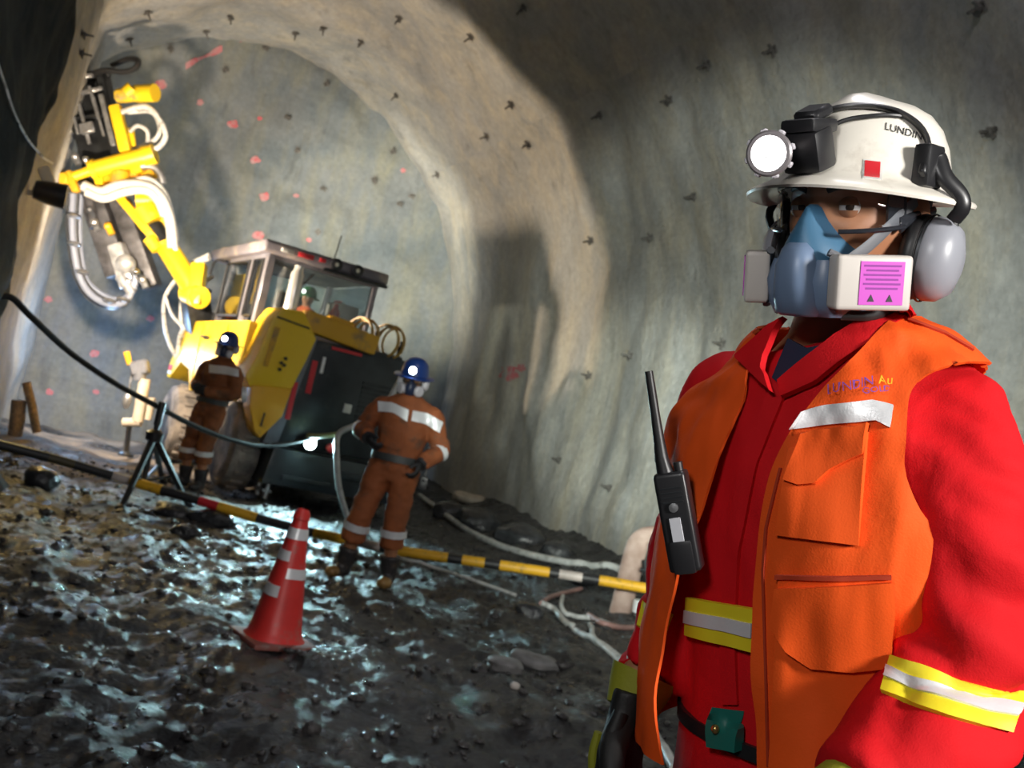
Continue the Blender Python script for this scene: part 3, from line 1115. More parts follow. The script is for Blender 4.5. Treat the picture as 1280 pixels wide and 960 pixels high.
for x_ in (-0.14, 0.15):
    hl = mk('top_light', lathe([(0.05, -0.05), (0.075, -0.03), (0.08, 0.03), (0.065, 0.035)], J(x_, Y0 - 0.15, Z1 + 0.08), -JA, 18), M_blackp, roof)
    mk('lamp_lens', lathe([(0.002, 0.036), (0.05, 0.034), (0.064, 0.03)], J(x_, Y0 - 0.15, Z1 + 0.08), -JA, 18), M_lens_dim, hl)
mk('roof_lamp_shelf', jbox(-0.3, X1 + 0.04, Y0 - 0.22, Y0 - 0.1, Z1 - 0.04, Z1 + 0.0, 0.01), M_blackp, roof)
mk('reflector', jbox(-0.86, -0.70, Y0 - 0.135, Y0 - 0.11, Z1 + 0.05, Z1 + 0.10, 0.004), M_white, roof)
mk('reflector', jbox(-0.64, -0.44, Y0 - 0.14, Y0 - 0.11, Z1 + 0.05, Z1 + 0.11, 0.004), M_red, roof)
mk('reflector', jbox(-0.36, -0.28, Y0 - 0.15, Y0 - 0.12, Z1 + 0.06, Z1 + 0.11, 0.004), M_red, roof)
mk('antenna', tube([J(0.0, 1.2, Z1 + 0.14), J(0.03, 1.2, Z1 + 0.55)], 0.008, 6), M_black, roof)
beac = mk('beacon', lathe([(0.05, 0), (0.05, 0.03), (0.04, 0.10), (0.005, 0.12)], J(-0.55, 1.6, Z1 + 0.15), TZ, 14), M_red, roof)
ctub = mk('conduit_bracket', tube([J(-0.85, 2.9, Z1 + 0.17), J(-0.9, 3.3, Z1 + 0.19), J(-0.95, 3.5, Z1 + 0.10)], 0.05, 8, k=3), mat('dusty_metal', (0.32, 0.27, 0.23), 0.8), roof)
for nm, pts in (('rear_window', [(X0 + 0.10, Y0 + 0.02), (X1 - 0.08, Y0 + 0.02)]), ('right_window', [(X1 - 0.02, Y0 + 0.08), (X1 - 0.02, Y1 - 0.2)]), ('left_window', [(X0 + 0.01, 0.94), (X0 + 0.01, 1.32)]), ('left_window', [(X0 + 0.01, 1.53), (X0 + 0.01, Y1 - 0.12)]), ('front_window', [(X0 + 0.08, Y1 - 0.12), (X1 - 0.08, Y1 - 0.12)])):
    (xa, ya), (xb, yb) = pts
    mk(nm, beam(J(xa, ya, (Z0 + Z1) / 2 + 0.03), J(xb, yb, (Z0 + Z1) / 2 + 0.03), 0.012, Z1 - Z0 - 0.12), M_glass, cab)
mk('window_gasket', join(*[tube([J(X0 - 0.02, a, Z0 + 0.10), J(X0 - 0.02, a, Z1 - 0.07), J(X0 - 0.02, b, Z1 - 0.07), J(X0 - 0.02, b, Z0 + 0.10), J(X0 - 0.02, a, Z0 + 0.10)], 0.018, 6) for a, b in ((1.53, 2.6), (0.94, 1.32))]), M_black, cab)
# things seen through the rear glass
seat = mk('operator_seat', join(jbox(-0.42, 0.0, 1.45, 1.9, 2.05, 2.16, 0.04), box(J(-0.2, 1.92, 2.40), (0.42, 0.12, 0.5), JAX, 0.05, 2)), M_blackp, rig)
mk('control_console', join(jbox(0.15, 0.48, 1.1, 1.5, 2.05, 2.62, 0.03)), mat('console', (0.42, 0.36, 0.32), 0.5), rig)
mk('extinguisher', join(lathe([(0.06, 0), (0.07, 0.03), (0.07, 0.30), (0.03, 0.37), (0.03, 0.42)], J(0.10, 0.98, 2.16), TZ, 16), beam(J(0.06, 0.98, 2.60), J(0.16, 0.98, 2.62), 0.03, 0.03)), M_red, rig)
mk('exhaust_stack', lathe([(0.075, 0), (0.085, 0.02), (0.085, 0.72), (0.06, 0.76), (0.06, 0.82)], J(-0.62, 0.60, 2.05), TZ, 20), mat('polished_stack', (0.85, 0.84, 0.80), 0.25, 0.7), rig)
mk('wiper', tube([J(-0.35, 0.80, Z1 - 0.1), J(-0.55, 0.79, 2.55), J(-0.45, 0.79, 2.42)], 0.012, 6), M_black, rig)
mk('mirror_arm', tube([J(-0.98, 2.7, 2.92), J(-1.1, 2.85, 2.9), J(-1.12, 2.9, 2.7)], 0.015, 6, k=3), M_black, rig)

# loop hose hanging from the engine cover
mk('looped_hose', tube([P(500, 476, 11.35), P(478, 510, 11.3), P(447, 530, 11.3), P(423, 543, 11.2), P(421, 575, 11.0), P(424, 610, 10.9), P(434, 645, 10.8), P(446, 668, 10.7)], 0.033, 10, k=6), M_hose_w, rig)
mk('looped_hose', tube([P(423, 543, 11.25), P(400, 545, 11.4), P(385, 545, 11.5)], 0.03, 8, k=4), mat('olive_hose', (0.30, 0.31, 0.14), 0.45), rig)

# ---- boom and feed, swung out to the left wall
BD = 14.2


def B(px, py, d=BD):
    return P(px, py, d)


boom = mk('boom', join(tube([B(246, 372, 14.0), B(236, 352, 14.05), B(208, 308, 14.15)], [0.13, 0.155, 0.15], 16),
                       tube([B(208, 308, 14.15), B(206, 304, 14.15)], [0.17, 0.17], 16)), M_yel, rig)
mk('boom_clevis', join(tube([B(250, 372, 13.86), B(236, 366, 14.12)], 0.16, 14), beam(B(243, 382, 13.9), B(250, 330, 14.05), 0.2, 0.2, up=cr, bev=0.04, seg=2)), M_yel, rig)
for q in ((240, 364), (238, 374)):
    mk('bolt', ball(B(q[0], q[1], 13.8), 0.022, n=8, m=6), M_steel, boom)
mk('boom_rod', tube([B(207, 306, 14.15), B(192, 284, 14.2)], 0.14, 14), M_dark, rig)
mk('boom_yoke', join(beam(B(205, 312, 14.1), B(150, 246, 14.1), 0.12, 0.16, up=cf, bev=0.03, seg=2), beam(B(212, 296, 14.3), B(186, 246, 14.3), 0.14, 0.16, up=cf, bev=0.03, seg=2),
                     tube([B(180, 262, 14.2), B(192, 280, 14.2)], [0.22, 0.2], 14), tube([B(170, 250, 14.2), B(200, 250, 14.3)], 0.14, 12),
                     tube([B(197, 312, 14.0), B(186, 298, 14.0)], 0.09, 10)), M_yel, rig)
mk('rotation_unit', join(beam(B(135, 228, 14.2), B(178, 222, 14.2), 0.35, 0.22, up=cu, bev=0.04, seg=2), tube([B(150, 240, 14.0), B(150, 215, 14.0)], 0.14, 12), beam(B(176, 230, 14.1), B(190, 215, 14.2), 0.2, 0.2, up=cu, bev=0.03)), M_ora, rig)
mk('feed_cylinder', join(tube([B(117, 212, 13.95), B(186, 194, 14.0)], 0.125, 16), tube([B(115, 213, 13.95), B(121, 211, 13.95)], 0.15, 16), tube([B(180, 196, 14.0), B(194, 192, 14.0)], [0.15, 0.14], 14), beam(B(122, 214, 14.0), B(126, 236, 14.0), 0.12, 0.1, up=cf, bev=0.02),
                         beam(B(168, 200, 14.0), B(172, 216, 14.0), 0.14, 0.12, up=cf, bev=0.02)), M_yel, rig)
mk('cylinder_rod', tube([B(88, 222, 13.9), B(117, 212, 13.95)], 0.07, 12), M_yel, rig)
mk('rod_end', join(beam(B(86, 214, 13.9), B(96, 240, 13.9), 0.1, 0.14, up=cf, bev=0.02), beam(B(62, 226, 13.9), B(88, 224, 13.9), 0.25, 0.16, up=cu, bev=0.02)), M_ora, rig)
mk('feed_bracket', join(beam(B(144, 132, 14.0), B(158, 190, 14.0), 0.16, 0.16, up=cf, bev=0.03, seg=2), beam(B(162, 160, 14.1), B(165, 185, 14.1), 0.12, 0.08, up=cf, bev=0.02)), M_yel, rig)
mk('centraliser', join(tube([B(148, 120, 14.0), B(193, 116, 13.9)], 0.10, 12), tube([B(170, 117, 14.0), B(194, 116, 13.9)], 0.125, 12), tube([B(158, 117, 13.9), B(166, 110, 13.9)], 0.10, 10), beam(B(145, 121, 14.0), B(158, 120, 14.0), 0.2, 0.14, up=cu, bev=0.02)), M_yel, rig)
# feed: dark magazine frame with pale rails
feed = mk('feed_frame', join(beam(B(104, 96, 14.3), B(132, 212, 14.2), 0.62, 0.10, up=cf, bev=0.02), beam(B(84, 112, 14.4), B(92, 172, 14.4), 0.12, 0.3, up=cf, bev=0.03), beam(B(128, 92, 14.2), B(150, 205, 14.1), 0.14, 0.28, up=cf, bev=0.03),
                             beam(B(92, 96, 14.2), B(138, 92, 14.2), 0.10, 0.10, up=cf, bev=0.02), beam(B(96, 150, 14.15), B(150, 140, 14.1), 0.08, 0.10, up=cf, bev=0.02)), M_dark, rig)
for a, b, w_, d_ in (((97, 122), (112, 180), 0.05, 14.05), ((112, 108), (124, 150), 0.045, 14.0), ((126, 118), (142, 182), 0.07, 13.95), ((80, 138), (89, 168), 0.06, 14.1), ((88, 126), (98, 168), 0.04, 14.05), ((117, 120), (130, 170), 0.035, 13.98)):
    mk('rail', beam(B(*a, d_), B(*b, d_), w_, 0.05, up=cf, bev=0.008), M_steel, feed)
mk('cross_plate', join(beam(B(96, 118, 14.0), B(128, 110, 14.0), 0.06, 0.05, up=cf, bev=0.01), beam(B(100, 162, 14.0), B(118, 158, 14.0), 0.16, 0.08, up=cf, bev=0.02), beam(B(92, 98, 14.0), B(116, 94, 14.0), 0.06, 0.06, up=cf, bev=0.01)), M_steel, feed)
mk('rock_drill', join(beam(B(106, 214, 14.25), B(150, 345, 14.3), 0.34, 0.3, up=cf, bev=0.05, seg=2), beam(B(150, 250, 14.35), B(190, 360, 14.4), 0.26, 0.3, up=cf, bev=0.05, seg=2), tube([B(110, 245, 14.05), B(118, 285, 14.0)], 0.07, 10)), mat('drill_dark', (0.085, 0.085, 0.095), 0.5, 0.4, var=0.5, vscale=7), rig)
mk('drill_head', join(beam(B(146, 305, 14.1), B(162, 360, 14.1), 0.22, 0.25, up=cf, bev=0.05, seg=2), ball(B(157, 330, 14.0), 0.14), tube([B(150, 345, 14.0), B(166, 366, 14.0)], 0.08, 10)), mat('drill_pale', (0.45, 0.47, 0.50), 0.35, 0.5, var=0.4, vscale=9), rig)
for q in ((135, 283), (112, 262), (118, 278), (100, 232), (108, 200), (94, 196), (160, 352), (170, 340), (178, 350)):
    mk('hydraulic_fitting', join(tube([B(q[0], q[1], 14.0), B(q[0] + 5, q[1] + 10, 14.0)], 0.05, 8), ball(B(q[0], q[1], 13.98), 0.06, n=8, m=6)), random.choice([M_steel, M_hose_d, M_chrome]) if q != (135, 283) else M_ora, rig)
# pale hose bundles over the boom
hose_paths = [
    ([(104, 232), (125, 240), (150, 232), (180, 232), (200, 245), (212, 275), (216, 310)], 0.075, 13.85, M_white),
    ([(108, 240), (130, 248), (155, 240), (182, 238), (197, 250), (206, 270)], 0.06, 13.8, M_white),
    ([(160, 228), (185, 224), (203, 238), (212, 260), (219, 295), (218, 318)], 0.045, 13.95, M_hose_w),
    ([(152, 140), (182, 133), (200, 150), (207, 170), (198, 184), (186, 186)], 0.04, 13.95, M_hose_w),
    ([(160, 140), (190, 140), (200, 160), (193, 175), (172, 186)], 0.035, 14.0, M_hose_w),
    ([(162, 165), (172, 157), (184, 164), (185, 180)], 0.03, 14.0, M_hose_w),
    ([(170, 208), (190, 208), (200, 216), (204, 230)], 0.05, 14.0, M_steel),
]
for pts, r, d_, m_ in hose_paths:
    mk('hydraulic_hose', tube([B(x, y, d_ + 0.02 * i) for i, (x, y) in enumerate(pts)], r, 10, k=6), m_, rig)
for k, off in enumerate(((0, 0), (5, -2), (10, -5), (-5, 2))):
    pts = [(91, 242), (90, 275), (92, 310), (99, 345), (113, 368), (135, 380), (155, 378), (166, 362), (170, 345)]
    pth = [B(x + off[0] * (1 - 0.12 * i), y + off[1] * (i > 3) * 1.2, 14.0 + 0.05 * k) for i, (x, y) in enumerate(pts)]
    mk('hydraulic_hose', tube(pth, 0.045, 8, k=6), M_hose_d if k % 2 else mat('blue_grey_hose', (0.22, 0.25, 0.33), 0.4), rig)
mk('hydraulic_hose', tube([B(112, 93, 14.1), B(132, 88, 14.0), B(152, 90, 14.0), B(168, 86, 14.0), B(173, 76, 14.0), B(160, 74, 14.1), B(140, 82, 14.2)], 0.04, 8, k=6), M_black, rig)
for q in ((91, 270), (91, 305), (101, 340), (135, 376), (152, 374)):
    mk('hose_clamp', ball(B(q[0] + 2, q[1], 13.95), (0.10, 0.10, 0.04), n=10, m=6), M_steel, rig)
# loose loops between cab and boom
for pts, r, m_ in (([(262, 318), (240, 330), (224, 345), (207, 370), (205, 400), (212, 430), (224, 452)], 0.03, M_hose_w), ([(258, 335), (236, 350), (228, 370), (226, 400), (232, 425)], 0.028, M_hose_w),
                   ([(258, 350), (248, 370), (240, 395), (226, 418), (222, 445)], 0.035, M_hose_w), ([(262, 362), (252, 380), (248, 405)], 0.04, M_grey), ([(266, 345), (254, 356), (250, 375), (256, 402)], 0.03, M_hose_w),
                   ([(206, 370), (216, 395), (232, 412)], 0.022, M_hose_w), ([(262, 322), (248, 326), (232, 334)], 0.045, M_white)):
    mk('hydraulic_hose', tube([P(x, y, 14.3 + 0.06 * i) for i, (x, y) in enumerate(pts)], r, 8, k=5), m_, rig)
mk('boom_base', join(beam(J(-1.0, 3.2, 1.9), J(-1.25, 3.1, 2.45), 0.35, 0.4, up=JA, bev=0.05, seg=2), jbox(-0.95, 0.3, 2.9, 3.9, 1.5, 2.2, 0.05), jbox(-0.6, 0.5, 3.6, 4.3, 0.9, 1.7, 0.05)), M_dark, rig)

# ------------------------------------------------------------------ site equipment
# traffic cone
cc = GP(340, 806)
cc[2] = max(ground(cc[0] + a_, cc[1] + b_) for a_ in (-0.15, 0, 0.15) for b_ in (-0.15, 0, 0.15)) - 0.005
cone = thing('traffic_cone', 'dirty red traffic cone with silver strips standing on the wet mud', 'traffic cone', cc)
M_cone = mat('cone_red', (0.66, 0.035, 0.030), 0.45, dirt=(0.30, 0.16, 0.13), dscale=7, damt=0.2, var=0.15)
tocam = n3([-cc[0], -cc[1], 0])
tside = np.array([-tocam[1], tocam[0], 0])


def cone_ring(h, extra=0.0, a0=0, a1=2 * math.pi, n=40, closed=True):
    r = 0.134 - 0.106 * h / 0.72 + extra
    if h < 0.05:
        r += 0.02 * (1 - h / 0.05) ** 2
    a = np.linspace(a0, a1, n, endpoint=not closed)
    e = 2 / 2.7
    b = a + math.pi / 4 + 0.35
    rr = 1.0 / ((np.abs(np.cos(b)) ** 2.7 + np.abs(np.sin(b)) ** 2.7) ** (1 / 2.7))
    return cc + np.outer(np.cos(a) * r * rr, tocam) + np.outer(np.sin(a) * r * rr, tside) + np.array([0, 0, h * 0.95 + 0.02])


mk('cone_body', loft([cone_ring(h) for h in (0, 0.02, 0.05, 0.2, 0.4, 0.6, 0.655)] + [cone_ring(0.66, 0.007), cone_ring(0.70, 0.006), cone_ring(0.715, -0.004), cone_ring(0.70, -0.012)]), M_cone, cone)
bax = np.array([n3(tocam + 0.5 * tside), n3(tside - 0.5 * tocam), TZ])
mk('cone_base', box(cc + np.array([0, 0, 0.008]), (0.36, 0.36, 0.03), bax, 0.01, 2), mat('cone_base_rubber', (0.24, 0.075, 0.06), 0.6, dirt=(0.25, 0.22, 0.2), dscale=8, damt=0.4), cone)
for h0, h1, a0, a1 in ((0.55, 0.61, -1.5, 1.5), (0.43, 0.485, -1.6, -0.15), (0.34, 0.395, -0.1, 1.7), (0.235, 0.295, -1.6, -0.25)):
    o_ = [cone_ring(h, 0.004, a0, a1, 18, False) for h in (h0, h1)]
    i_ = [cone_ring(h, -0.004, a0, a1, 18, False) for h in (h1, h0)]
    mk('reflective_strip', loft([o_[0], o_[1], i_[0], i_[1], o_[0]], caps=False, closed=False), M_silver, cone)

# barrier of striped tubes hung across the drift
bpts = [(-40, 546, 8.3), (70, 574, 8.7), (145, 596, 9.0), (235, 622, 9.0), (330, 650, 9.0), (392, 666, 8.95), (500, 689, 8.85), (600, 703, 8.8), (690, 716, 8.75), (760, 727, 8.7), (840, 741, 8.65)]
bx = np.array([b[0] for b in bpts], float)


def bar_pt(x):
    return P(x, np.interp(x, bx, [b[1] for b in bpts]), np.interp(x, bx, [b[2] for b in bpts]))


bar0 = bar_pt(420)
barrier = thing('barrier_rail', 'black and yellow striped barrier rail hung low across the drift', 'barrier', (bar0[0], bar0[1], ground(bar0[0], bar0[1])))
M_by = mat('barrier_yellow', (0.78, 0.42, 0.02), 0.5, dirt=(0.2, 0.13, 0.04), dscale=14, damt=0.25)
M_bk = mat('barrier_black', (0.02, 0.02, 0.022), 0.5)
M_bw = mat('barrier_white', (0.60, 0.52, 0.48), 0.5, var=0.3)
M_bg = mat('barrier_olive', (0.06, 0.05, 0.025), 0.5)
segs = [(-40, 60, M_bk), (60, 92, M_bg), (92, 140, M_bk), (140, 163, M_bw), (163, 202, M_by), (202, 249, M_bk), (249, 273, M_red), (273, 321, M_by), (321, 393, M_bk), (393, 446, M_by), (446, 476, M_bw), (476, 498, M_bk),
        (498, 560, M_by), (560, 578, M_bk), (578, 606, M_by), (606, 625, M_bk), (625, 687, M_by), (687, 699, M_bk), (699, 728, M_bw), (728, 749, M_bk), (749, 812, M_by), (812, 838, M_bk)]
for a, b, m_ in segs:
    xs = np.linspace(a, b, max(2, int((b - a) / 14) + 2))
    mk('tube_segment', tube([bar_pt(x) for x in xs], 0.046 if m_ is M_by else 0.042, 12), m_, barrier)

# bent rusty pipe stand at the right end
M_rust = mat('rust_pipe', (0.40, 0.29, 0.25), 0.7, col2=(0.24, 0.15, 0.12), vscale=7, bump=0.3, bscale=50)
sd = 8.95
stand = thing('pipe_stand', 'bent rusty flat hoop stand carrying the right end of the barrier', 'stand', GP(785, 775))
hp_ = [P(772, 778, sd), P(783, 735, sd), P(794, 690, sd), P(803, 672, sd), P(825, 664, sd), P(850, 668, sd), P(862, 690, sd), P(856, 740, sd), P(846, 790, sd)]
mk('hoop', tube(hp_, [(0.10, 0.05), (0.10, 0.05), (0.10, 0.05), (0.085, 0.05), (0.05, 0.05), (0.06, 0.05), (0.085, 0.05), (0.1, 0.05), (0.1, 0.05)], 14, k=6, ref=cr), M_rust, stand)
mk('valve', join(tube([P(806, 700, sd - 0.05), P(810, 745, sd - 0.05)], 0.03, 10), tube([P(800, 712, sd - 0.08), P(818, 716, sd - 0.08)], 0.02, 8)), M_dark, stand)
mk('hose_coupling', join(tube([P(797, 765, sd - 0.1), P(799, 750, sd - 0.1)], 0.05, 12), ball(P(815, 705, sd - 0.1), 0.04)), M_silver, stand)

# tripod carrying the cable
tt = P(193, 545, 9.15)
f1, f2, f3 = GP(150, 638), GP(236, 634), GP(203, 604)
tri = thing('tripod', 'black tripod with tall centre post holding up the black cable', 'tripod', ((f1 + f2 + f3) / 3))
mk('centre_post', join(tube([tt - np.array([0, 0, 0.45]), tt + np.array([0, 0, 0.30])], 0.025, 10), tube([tt + np.array([0, 0, 0.1]), tt + np.array([0, 0, 0.32])], 0.035, 10)), M_blackp, tri)
mk('hub', lathe([(0.03, -0.06), (0.075, -0.04), (0.08, 0.03), (0.04, 0.06)], tt, TZ, 14), M_blackp, tri)
for q in (f1, f2, f3):
    lg = mk('leg', tube([tt + (q - tt) * 0.04, q], [0.036, 0.026], 8), M_blackp, tri)
    mk('foot', ball(q + np.array([0, 0, 0.02]), (0.05, 0.05, 0.035), n=10, m=6), M_black, lg)
    mk('spreader', tube([tt + (q - tt) * 0.55, tt - np.array([0, 0, 0.42])], 0.012, 6), M_blackp, tri)

# black cable sagging from the pillar over the tripod to the rig
cab_pts = [(-60, 398, 7.4), (-15, 376, 7.45), (12, 371, 7.5), (38, 395, 7.7), (88, 441, 8.2), (145, 480, 8.7), (193, 506, 9.15), (240, 531, 9.7), (290, 550, 10.3), (335, 557, 10.9), (385, 549, 11.5), (435, 538, 11.9)]
cbl = mk('power_cable', tube([P(*q) for q in cab_pts], 0.026, 8, k=8), M_black)
tag(cbl, 'thick black cable sagging from the left pillar past the tripod to the rig', 'cable')
th_ = mk('lamp_cord', tube([hit(BV_PIL, x, y, 0.03, 8)[0] for x, y in ((-15, 60), (0, 105), (12, 140), (28, 172), (44, 190), (54, 197))] + [P(66, 204, 9.6)], 0.009, 6, k=5), M_hose_w)
tag(th_, 'thin pale cord drooping down the dark left pillar', 'cord')

# floodlight bracketed behind the pillar corner
fl0 = P(68, 243, 10.9)
flood = thing('flood_lamp', 'black cylindrical floodlight poking out past the dark left pillar', 'lamp', fl0)
fa = n3(np.array([1.2, 13.6, 3.0]) - fl0)
mk('housing', lathe([(0.02, -0.22), (0.10, -0.20), (0.13, -0.05), (0.14, 0.12), (0.12, 0.12)], fl0, fa, 20), M_blackp, flood)
mk('lamp_lens', lathe([(0.002, 0.10), (0.11, 0.10), (0.118, 0.118), (0.118, 0.09)], fl0, fa, 20), mat('warm_lamp', (1, 0.9, 0.7), 0.3, emit=(1, 0.82, 0.58), estr=12), flood)
mk('bracket', join(beam(fl0 - cr * 0.15, fl0 - cr * 0.9 + cu * 0.1, 0.06, 0.06), beam(fl0 - cr * 0.05 + cu * 0.12, fl0 - cr * 0.12 + cu * 0.30, 0.12, 0.12, bev=0.02)), mat('cream_bracket', (0.62, 0.55, 0.42), 0.6), flood)

# hydraulic jack standing by the heading
JD = 13.3
jk = thing('hydraulic_jack', 'cream and grey hydraulic jack leg standing by the heading left of the rig', 'jack', P(157, 567, JD))
M_cream = mat('cream_paint', (0.50, 0.44, 0.36), 0.55, var=0.15)
mk('main_barrel', join(tube([P(181, 474, JD), P(172, 527, JD)], 0.075, 14), tube([P(176, 528, JD), P(154, 528, JD)], 0.06, 10)), M_cream, jk)
mk('side_barrel', tube([P(188, 497, JD + 0.1), P(183, 524, JD + 0.1)], 0.07, 12), M_cream, jk)
mk('head_block', join(beam(P(164, 462, JD), P(186, 458, JD), 0.16, 0.2, up=cu, bev=0.03), tube([P(174, 475, JD), P(177, 452, JD)], 0.085, 12)), M_grey, jk)
mk('hand_grip', tube([P(162, 456, JD), P(158, 440, JD)], [0.035, 0.045], 10), M_ora, jk)
mk('piston_rod', tube([P(162, 530, JD), P(157, 567, JD)], 0.038, 10), M_chrome, jk)
mk('valve_block', join(ball(P(159, 500, JD - 0.05), (0.06, 0.06, 0.12)), tube([P(166, 462, JD), P(160, 495, JD)], 0.02, 8)), M_steel, jk)
mk('foot_plate', lathe([(0.10, 0), (0.10, 0.03), (0.04, 0.06)], P(157, 570, JD), TZ, 16), M_dark, jk)

# leaning timber props beside the pillar
for (a, b, r, lb) in (((33, 478), (46, 541), 0.055, 'slim leaning timber prop at the left wall beyond the pillar'), ((24, 500), (18, 548), 0.09, 'stout upright timber stub at the foot of the left wall')):
    tag(mk('timber_prop', tube([P(*a, 12.6), P((a[0] + b[0]) / 2 + 1, (a[1] + b[1]) / 2, 12.6), P(*b, 12.6)], [r, r * 1.05, r * 0.95], 9), mat('old_timber', (0.28, 0.20, 0.13), 0.8, var=0.4, vscale=20)), lb, 'timber')

# hoses on the ground
def ground_hose(name, pts, r, m_, label, lift=None):
    P_ = []
    for i, q in enumerate(pts):
        p = GP(q[0], q[1])
        p[2] = ground(p[0], p[1]) + r * 0.9
        P_.append(p)
    P_ = smooth_path(P_, 8)
    for p in P_:
        p[2] = max(p[2], ground(p[0], p[1]) + r * 0.6)
    return tag(mk(name, tube(P_, r, 9), m_), label, 'hose')


M_pinkh = mat('rusty_pink_hose', (0.34, 0.19, 0.17), 0.5, var=0.3)
ground_hose('water_pipe', [(524, 622), (548, 640), (580, 664), (620, 684), (665, 698), (715, 708), (775, 717), (815, 722)], 0.040, M_hose_w, 'long pale pipe running along the foot of the right wall')
ground_hose('air_hose', [(470, 690), (500, 699), (540, 711), (590, 727), (645, 746)], 0.016, M_hose_w, 'thin grey hose lying straight on the mud right of the worker')
ground_hose('air_hose', [(676, 757), (692, 765), (704, 779), (722, 794), (745, 806), (770, 824), (796, 850), (808, 880), (806, 900), (820, 930), (842, 968)], 0.026, M_hose_w, 'pale hose winding towards the gloved hand in the foreground')
ground_hose('air_hose', [(703, 748), (701, 760), (707, 770), (722, 774), (740, 776), (768, 786)], 0.022, M_hose_w, 'short pale hose loop below the barrier near its right end')
ground_hose('air_hose', [(737, 783), (742, 800), (758, 815), (775, 832)], 0.020, M_hose_w, 'short white hose crossing over the winding pale hose')
ground_hose('air_hose', [(676, 757), (690, 748), (712, 742), (726, 738)], 0.022, M_pinkh, 'brown stub of hose by the pale hose end')
ground_hose('air_hose', [(735, 772), (755, 783), (785, 788), (812, 782), (835, 770)], 0.024, M_pinkh, 'rusty pink hose curving below the pipe stand')


# stones
def stone(px, py, wpx, hpx, m_, label, seed, flat=0.45, dz=0.0):
    p = GP(px, py)
    dist = float((p - CAM) @ cf)
    r = wpx / FPX * dist / 2
    v, f = rock_shape((0, 0, 0), 1.0, seed, (1, 1, 1), 22, 14)
    v = np.sign(v) * np.abs(v) ** 0.85
    v = v * (1 + 0.08 * fbm(v[:, 0] * 3, v[:, 1] * 3, v[:, 2] * 3, 3, seed)[:, None])
    v = v * np.array([r, r * 0.75, r * flat])
    g = ground(p[0], p[1])
    return tag(mk('rock', (v + np.array([p[0], p[1], g + r * flat * 0.35 + dz]), f), m_, sharp=50), label, 'rock')


M_stone = mat('grey_stone', (0.22, 0.215, 0.215), 0.6, var=0.3, vscale=9, bump=0.5, bscale=30)
M_wetrock = mat('wet_dark_rock', (0.035, 0.036, 0.04), 0.22, var=0.4, vscale=8, bump=0.6, bscale=20, bdist=0.03)
stone(632, 838, 50, 30, M_stone, 'pale grey flat stone in the mud, left piece of the pair', 3)
stone(668, 832, 58, 30, M_stone, 'pale grey flat stone in the mud, larger right piece of the pair', 8)
stone(643, 859, 13, 9, mat('pale_pebble', (0.6, 0.55, 0.5), 0.6), 'small whitish pebble just below the two pale stones', 5, 0.7)
stone(585, 627, 40, 20, mat('tan_slab', (0.46, 0.40, 0.33), 0.7, var=0.2), 'tan flat slab on the dark muck behind the worker', 11, 0.35, 0.02)
for q in ((215, 645, 46, 26, 21, 'dark wet rock at the right foot of the tripod'), (262, 652, 50, 24, 22, 'dark wet rock under the red part of the barrier'), (232, 668, 34, 18, 23, 'low dark wet rock in front of the tripod'), (48, 604, 44, 30, 24, 'dark rock lump near the foot of the left pillar'),
          (727, 728, 30, 28, 25, 'round dark stone below the barrier near the hose loop'), (660, 770, 40, 22, 26, 'dark wet rock left of the pale hose end'), (600, 660, 60, 34, 27, 'dark boulder against the right wall behind the worker'), (652, 678, 64, 34, 28, 'dark boulder in the rig shadow by the right wall'),
          (695, 692, 44, 24, 29, 'dark boulder at the end of the muck by the right wall'), (560, 646, 44, 26, 30, 'dark boulder right behind the standing worker')):
    stone(q[0], q[1], q[2], q[3], M_wetrock, q[5], q[4], q[3] / q[2])

# ------------------------------------------------------------------ people: shared builders
M_skin = mat('skin', (0.43, 0.19, 0.095), 0.5, var=0.12, vscale=20, bump=0.1, bscale=120, bdist=0.003)
M_eyew = mat('eye_white', (0.75, 0.73, 0.70), 0.15)
M_iris = mat('eye_iris', (0.03, 0.018, 0.012), 0.1)
M_brow = mat('dark_hair', (0.012, 0.010, 0.010), 0.6)


